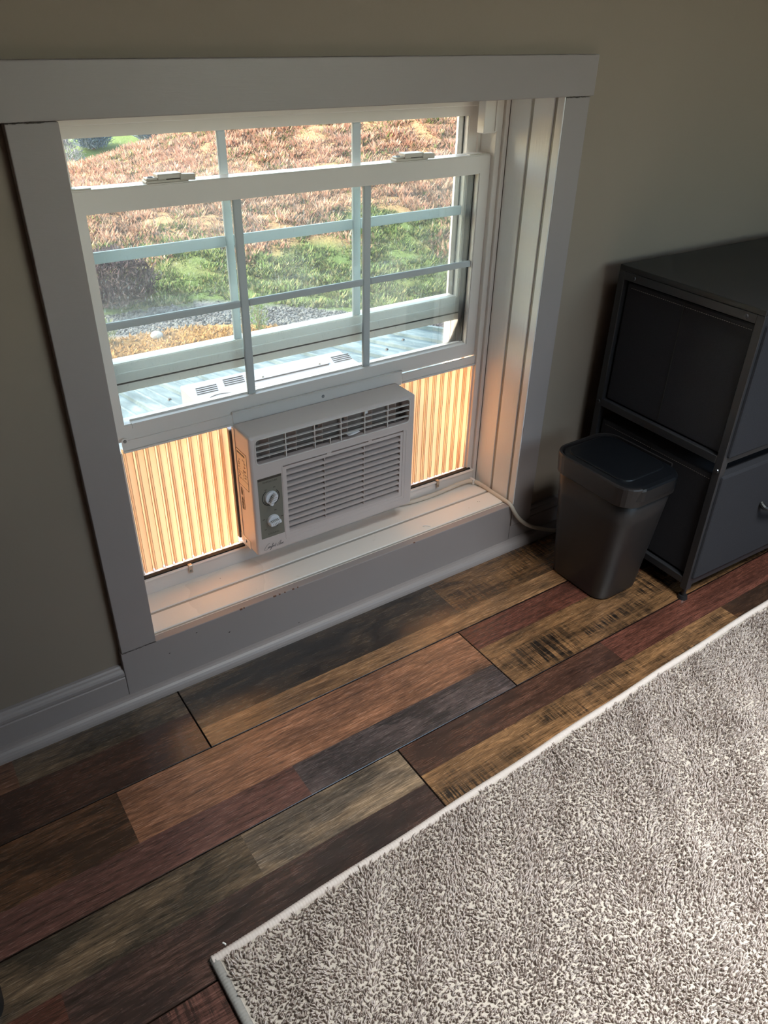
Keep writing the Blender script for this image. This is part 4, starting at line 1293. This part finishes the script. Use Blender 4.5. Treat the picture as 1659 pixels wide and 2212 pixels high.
def c_hill(s_, v_, m1, m2, g):
    k = sm((s_ + m1 * .55 + m2 * 1.6 - 15.9) / 2.2)
    pk = g.uniform(0, 1, len(s_)) < k * (.50 + .48 * m2)
    a = RUS[g.integers(0, 4, len(s_))]; b = GRS[g.integers(0, 4, len(s_))]
    c = np.where(pk[:, None], a, b * np.where(k[:, None] > .5, np.array([[1.05, .95, .95]]), 1))
    x_, y_ = to_xy(s_, v_)
    cl = smooth_noise(x_, y_, 7, 7.0) + .6 * smooth_noise(x_, y_, 8, 15.0)
    c = c * (g.uniform(.75, 1.2, len(s_)) * np.clip(.95 + .38 * cl, .4, 1.5))[:, None]  # clump noise puts the shadow between clumps into the blade colour
    hs = np.where(pk, 1.0, .75) * np.clip(1 + .5 * cl, .3, 1.8) * (s_ + m1 * .55 > 13.6)
    return c, hs
tufts('hillside_grass', 80000, (13.4, 27.0), vf, 21, .115, .032, 3, c_hill, 'rusty broom grass and green tufts covering the hillside outside', 'grass', lean=.8)
def c_yard(s_, v_, m1, m2, g):
    c = np.array([s2l((196, 146, 92)), s2l((214, 166, 112)), s2l((168, 128, 84))])[g.integers(0, 3, len(s_))] * g.uniform(.8, 1.2, len(s_))[:, None]
    return c, np.where(s_ + m1 * .55 < 12.3, 1.0, 0)
tufts('yard_grass', 9000, (8.0, 12.4), vf, 22, .07, .03, 4, c_yard, 'short dry tan grass in the yard below the gravel drive', 'grass', lean=.9)
# gravel on the drive
def gravel():
    g = np.random.default_rng(9); n = 9000
    s_ = g.uniform(12.1, 13.8, n); v_ = vf(s_, g, n); x_, y_ = to_xy(s_, v_); m1 = smooth_noise(x_, y_, 1, .8)
    ok = (s_ + m1 * .55 > 12.3) & (s_ + m1 * .55 < 13.6); x_, y_, s_, v_ = x_[ok], y_[ok], s_[ok], v_[ok]; n = len(x_)
    z_ = hgt(s_, v_); r_ = g.uniform(.015, .045, n)
    o8 = np.array([(1, 0, 0), (0, 1, 0), (-1, 0, 0), (0, -1, 0), (0, 0, .7), (0, 0, -.5)], np.float32)
    V = np.stack([x_, y_, z_], 1)[:, None, :] + o8[None] * r_[:, None, None] * g.uniform(.7, 1.3, (n, 6, 1))
    f = np.array([(0, 1, 4), (1, 2, 4), (2, 3, 4), (3, 0, 4), (1, 0, 5), (2, 1, 5), (3, 2, 5), (0, 3, 5)])
    F = (f[None] + (np.arange(n) * 6)[:, None, None]).reshape(-1, 3)
    c = np.array([s2l((176, 174, 176)), s2l((140, 140, 146)), s2l((198, 194, 188)), s2l((112, 112, 118))])[g.integers(0, 4, n)]
    mesh_np('gravel', V.reshape(-1, 3), F, M['ground'], colors=.2 * np.repeat(c[:, None, :], 6, 1).reshape(-1, 3), kind='stuff', label='grey gravel strewn over the drive outside', cat='gravel')
gravel()
# field stone
def at_ground(px, py, z=-3.2):
    d = cf + cr * ((px - 829.5) / 1669.0) - cu * ((py - 1106) / 1669.0)
    t = (z - CP.z) / d.z
    return CP + d * t
p = at_ground(340, 731)
bm = bmesh.new(); bmesh.ops.create_icosphere(bm, subdivisions=3, radius=.085)
for v in bm.verts:
    v.co = Vector((v.co.x * 1.15, v.co.y, v.co.z * .8)) * (1 + .08 * math.sin(v.co.x * 40) * math.cos(v.co.z * 50)) + Vector((p.x, p.y, -3.2 + .05))
tst = NT('field_stone'); tst.pbr(tst.mix(tst.noise(tst.pos(), 30), s2l((140, 132, 126)), s2l((100, 94, 92))), .9); 
obj('field_stone', bm, tst.m, smooth=True, label='small round pale stone on the tan yard grass outside', cat='stone')

# shrubs and far trees built from twig clouds
def twigcloud(name, base, rx, ry, h, n, seed, cols, tw, parent=None, z0=0.0, **k):
    g = np.random.default_rng(seed)
    th = g.uniform(0, 2 * np.pi, n); rr_ = g.uniform(0, 1, n) ** .5; zz = g.uniform(0, 1, n)
    env = np.sqrt(np.clip(1 - (2 * zz - .9) ** 2, .08, 1))
    x_ = base[0] + rx * rr_ * env * np.cos(th); y_ = base[1] + ry * rr_ * env * np.sin(th); z_ = base[2] + z0 + h * zz
    V = np.zeros((n, 3, 3), np.float32)
    c0 = np.stack([x_, y_, z_], 1)
    d = g.normal(0, 1, (n, 3)); d[:, 2] = np.abs(d[:, 2]) + .4; d /= np.linalg.norm(d, axis=1)[:, None]
    e = g.normal(0, 1, (n, 3)); e /= np.linalg.norm(e, axis=1)[:, None]
    L = tw * g.uniform(.5, 1.4, n)[:, None]
    V[:, 0] = c0; V[:, 1] = c0 + d * L; V[:, 2] = c0 + d * L * .5 + e * L * .16
    cc_ = np.array(cols)[g.integers(0, len(cols), n)] * g.uniform(.8, 1.2, n)[:, None]
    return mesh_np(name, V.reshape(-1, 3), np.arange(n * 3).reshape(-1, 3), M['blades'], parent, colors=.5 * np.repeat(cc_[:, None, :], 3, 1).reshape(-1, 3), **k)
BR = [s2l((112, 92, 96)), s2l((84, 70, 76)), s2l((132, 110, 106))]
def plant(name, x, y, z, rx, h, n, seed, cols, tw, label, cat, trunk_h, group=None):
    e = empty(name, (x, y, z), label, cat, group=group)
    twigcloud('twigs', (x, y, z), rx, rx, h, n, seed, cols, tw, e, z0=trunk_h * .4, kind='stuff')
    bm = bmesh.new()
    g = random.Random(seed)
    for q in range(6):
        a = q * 1.05
        tube(bm, [(x, y, z - .1), (x + .1 * rx * math.cos(a), y + .1 * rx * math.sin(a), z + h * .3), (x + .5 * rx * math.cos(a), y + .5 * rx * math.sin(a), z + h * g.uniform(.7, .95))], [h * .02, h * .012, h * .003], 5)
    obj('trunk', bm, M['chip'], e)
p = at_ground(252, 662, -3.2)
plant('bare_shrub', p.x, p.y, -3.2, .75, .85, 5000, 31, BR, .16, 'dark purplish bare shrub beside the gravel drive at the foot of the hill', 'shrub', .1)
p = at_ground(238, 742, -3.2)
plant('weed_clump', p.x - .1, p.y, -3.2, .22, .34, 500, 32, [s2l((120, 140, 90)), s2l((160, 160, 120))], .09, 'small green weed clump in the tan yard left of the stone', 'plant', .05)
p = at_ground(560, 715, -3.2)
plant('weed_clump', p.x, p.y, -3.2, .16, .42, 500, 33, [s2l((120, 150, 84)), s2l((150, 160, 110))], .08, 'small upright green plant at the near edge of the gravel drive', 'plant', .05)
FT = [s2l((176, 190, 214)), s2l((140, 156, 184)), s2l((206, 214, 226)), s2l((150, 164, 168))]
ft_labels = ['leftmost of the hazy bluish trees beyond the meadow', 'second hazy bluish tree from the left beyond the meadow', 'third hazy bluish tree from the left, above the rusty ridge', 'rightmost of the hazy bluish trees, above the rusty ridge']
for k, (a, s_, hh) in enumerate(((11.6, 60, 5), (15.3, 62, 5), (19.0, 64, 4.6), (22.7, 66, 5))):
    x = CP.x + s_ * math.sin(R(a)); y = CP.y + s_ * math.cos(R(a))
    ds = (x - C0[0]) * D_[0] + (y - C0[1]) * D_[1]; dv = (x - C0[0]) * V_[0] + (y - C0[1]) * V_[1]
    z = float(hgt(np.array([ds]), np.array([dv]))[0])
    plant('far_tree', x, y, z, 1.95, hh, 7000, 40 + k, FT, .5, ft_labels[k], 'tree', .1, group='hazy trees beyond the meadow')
x = CP.x + 48 * math.sin(R(13.6)); y = CP.y + 48 * math.cos(R(13.6))
plant('bare_tree', x, y, -7.2, 1.0, 2.2, 1500, 60, [s2l((150, 145, 150)), s2l((180, 175, 175))], .3, 'pale bare tree on the green meadow past the end of the hill', 'tree', .5)
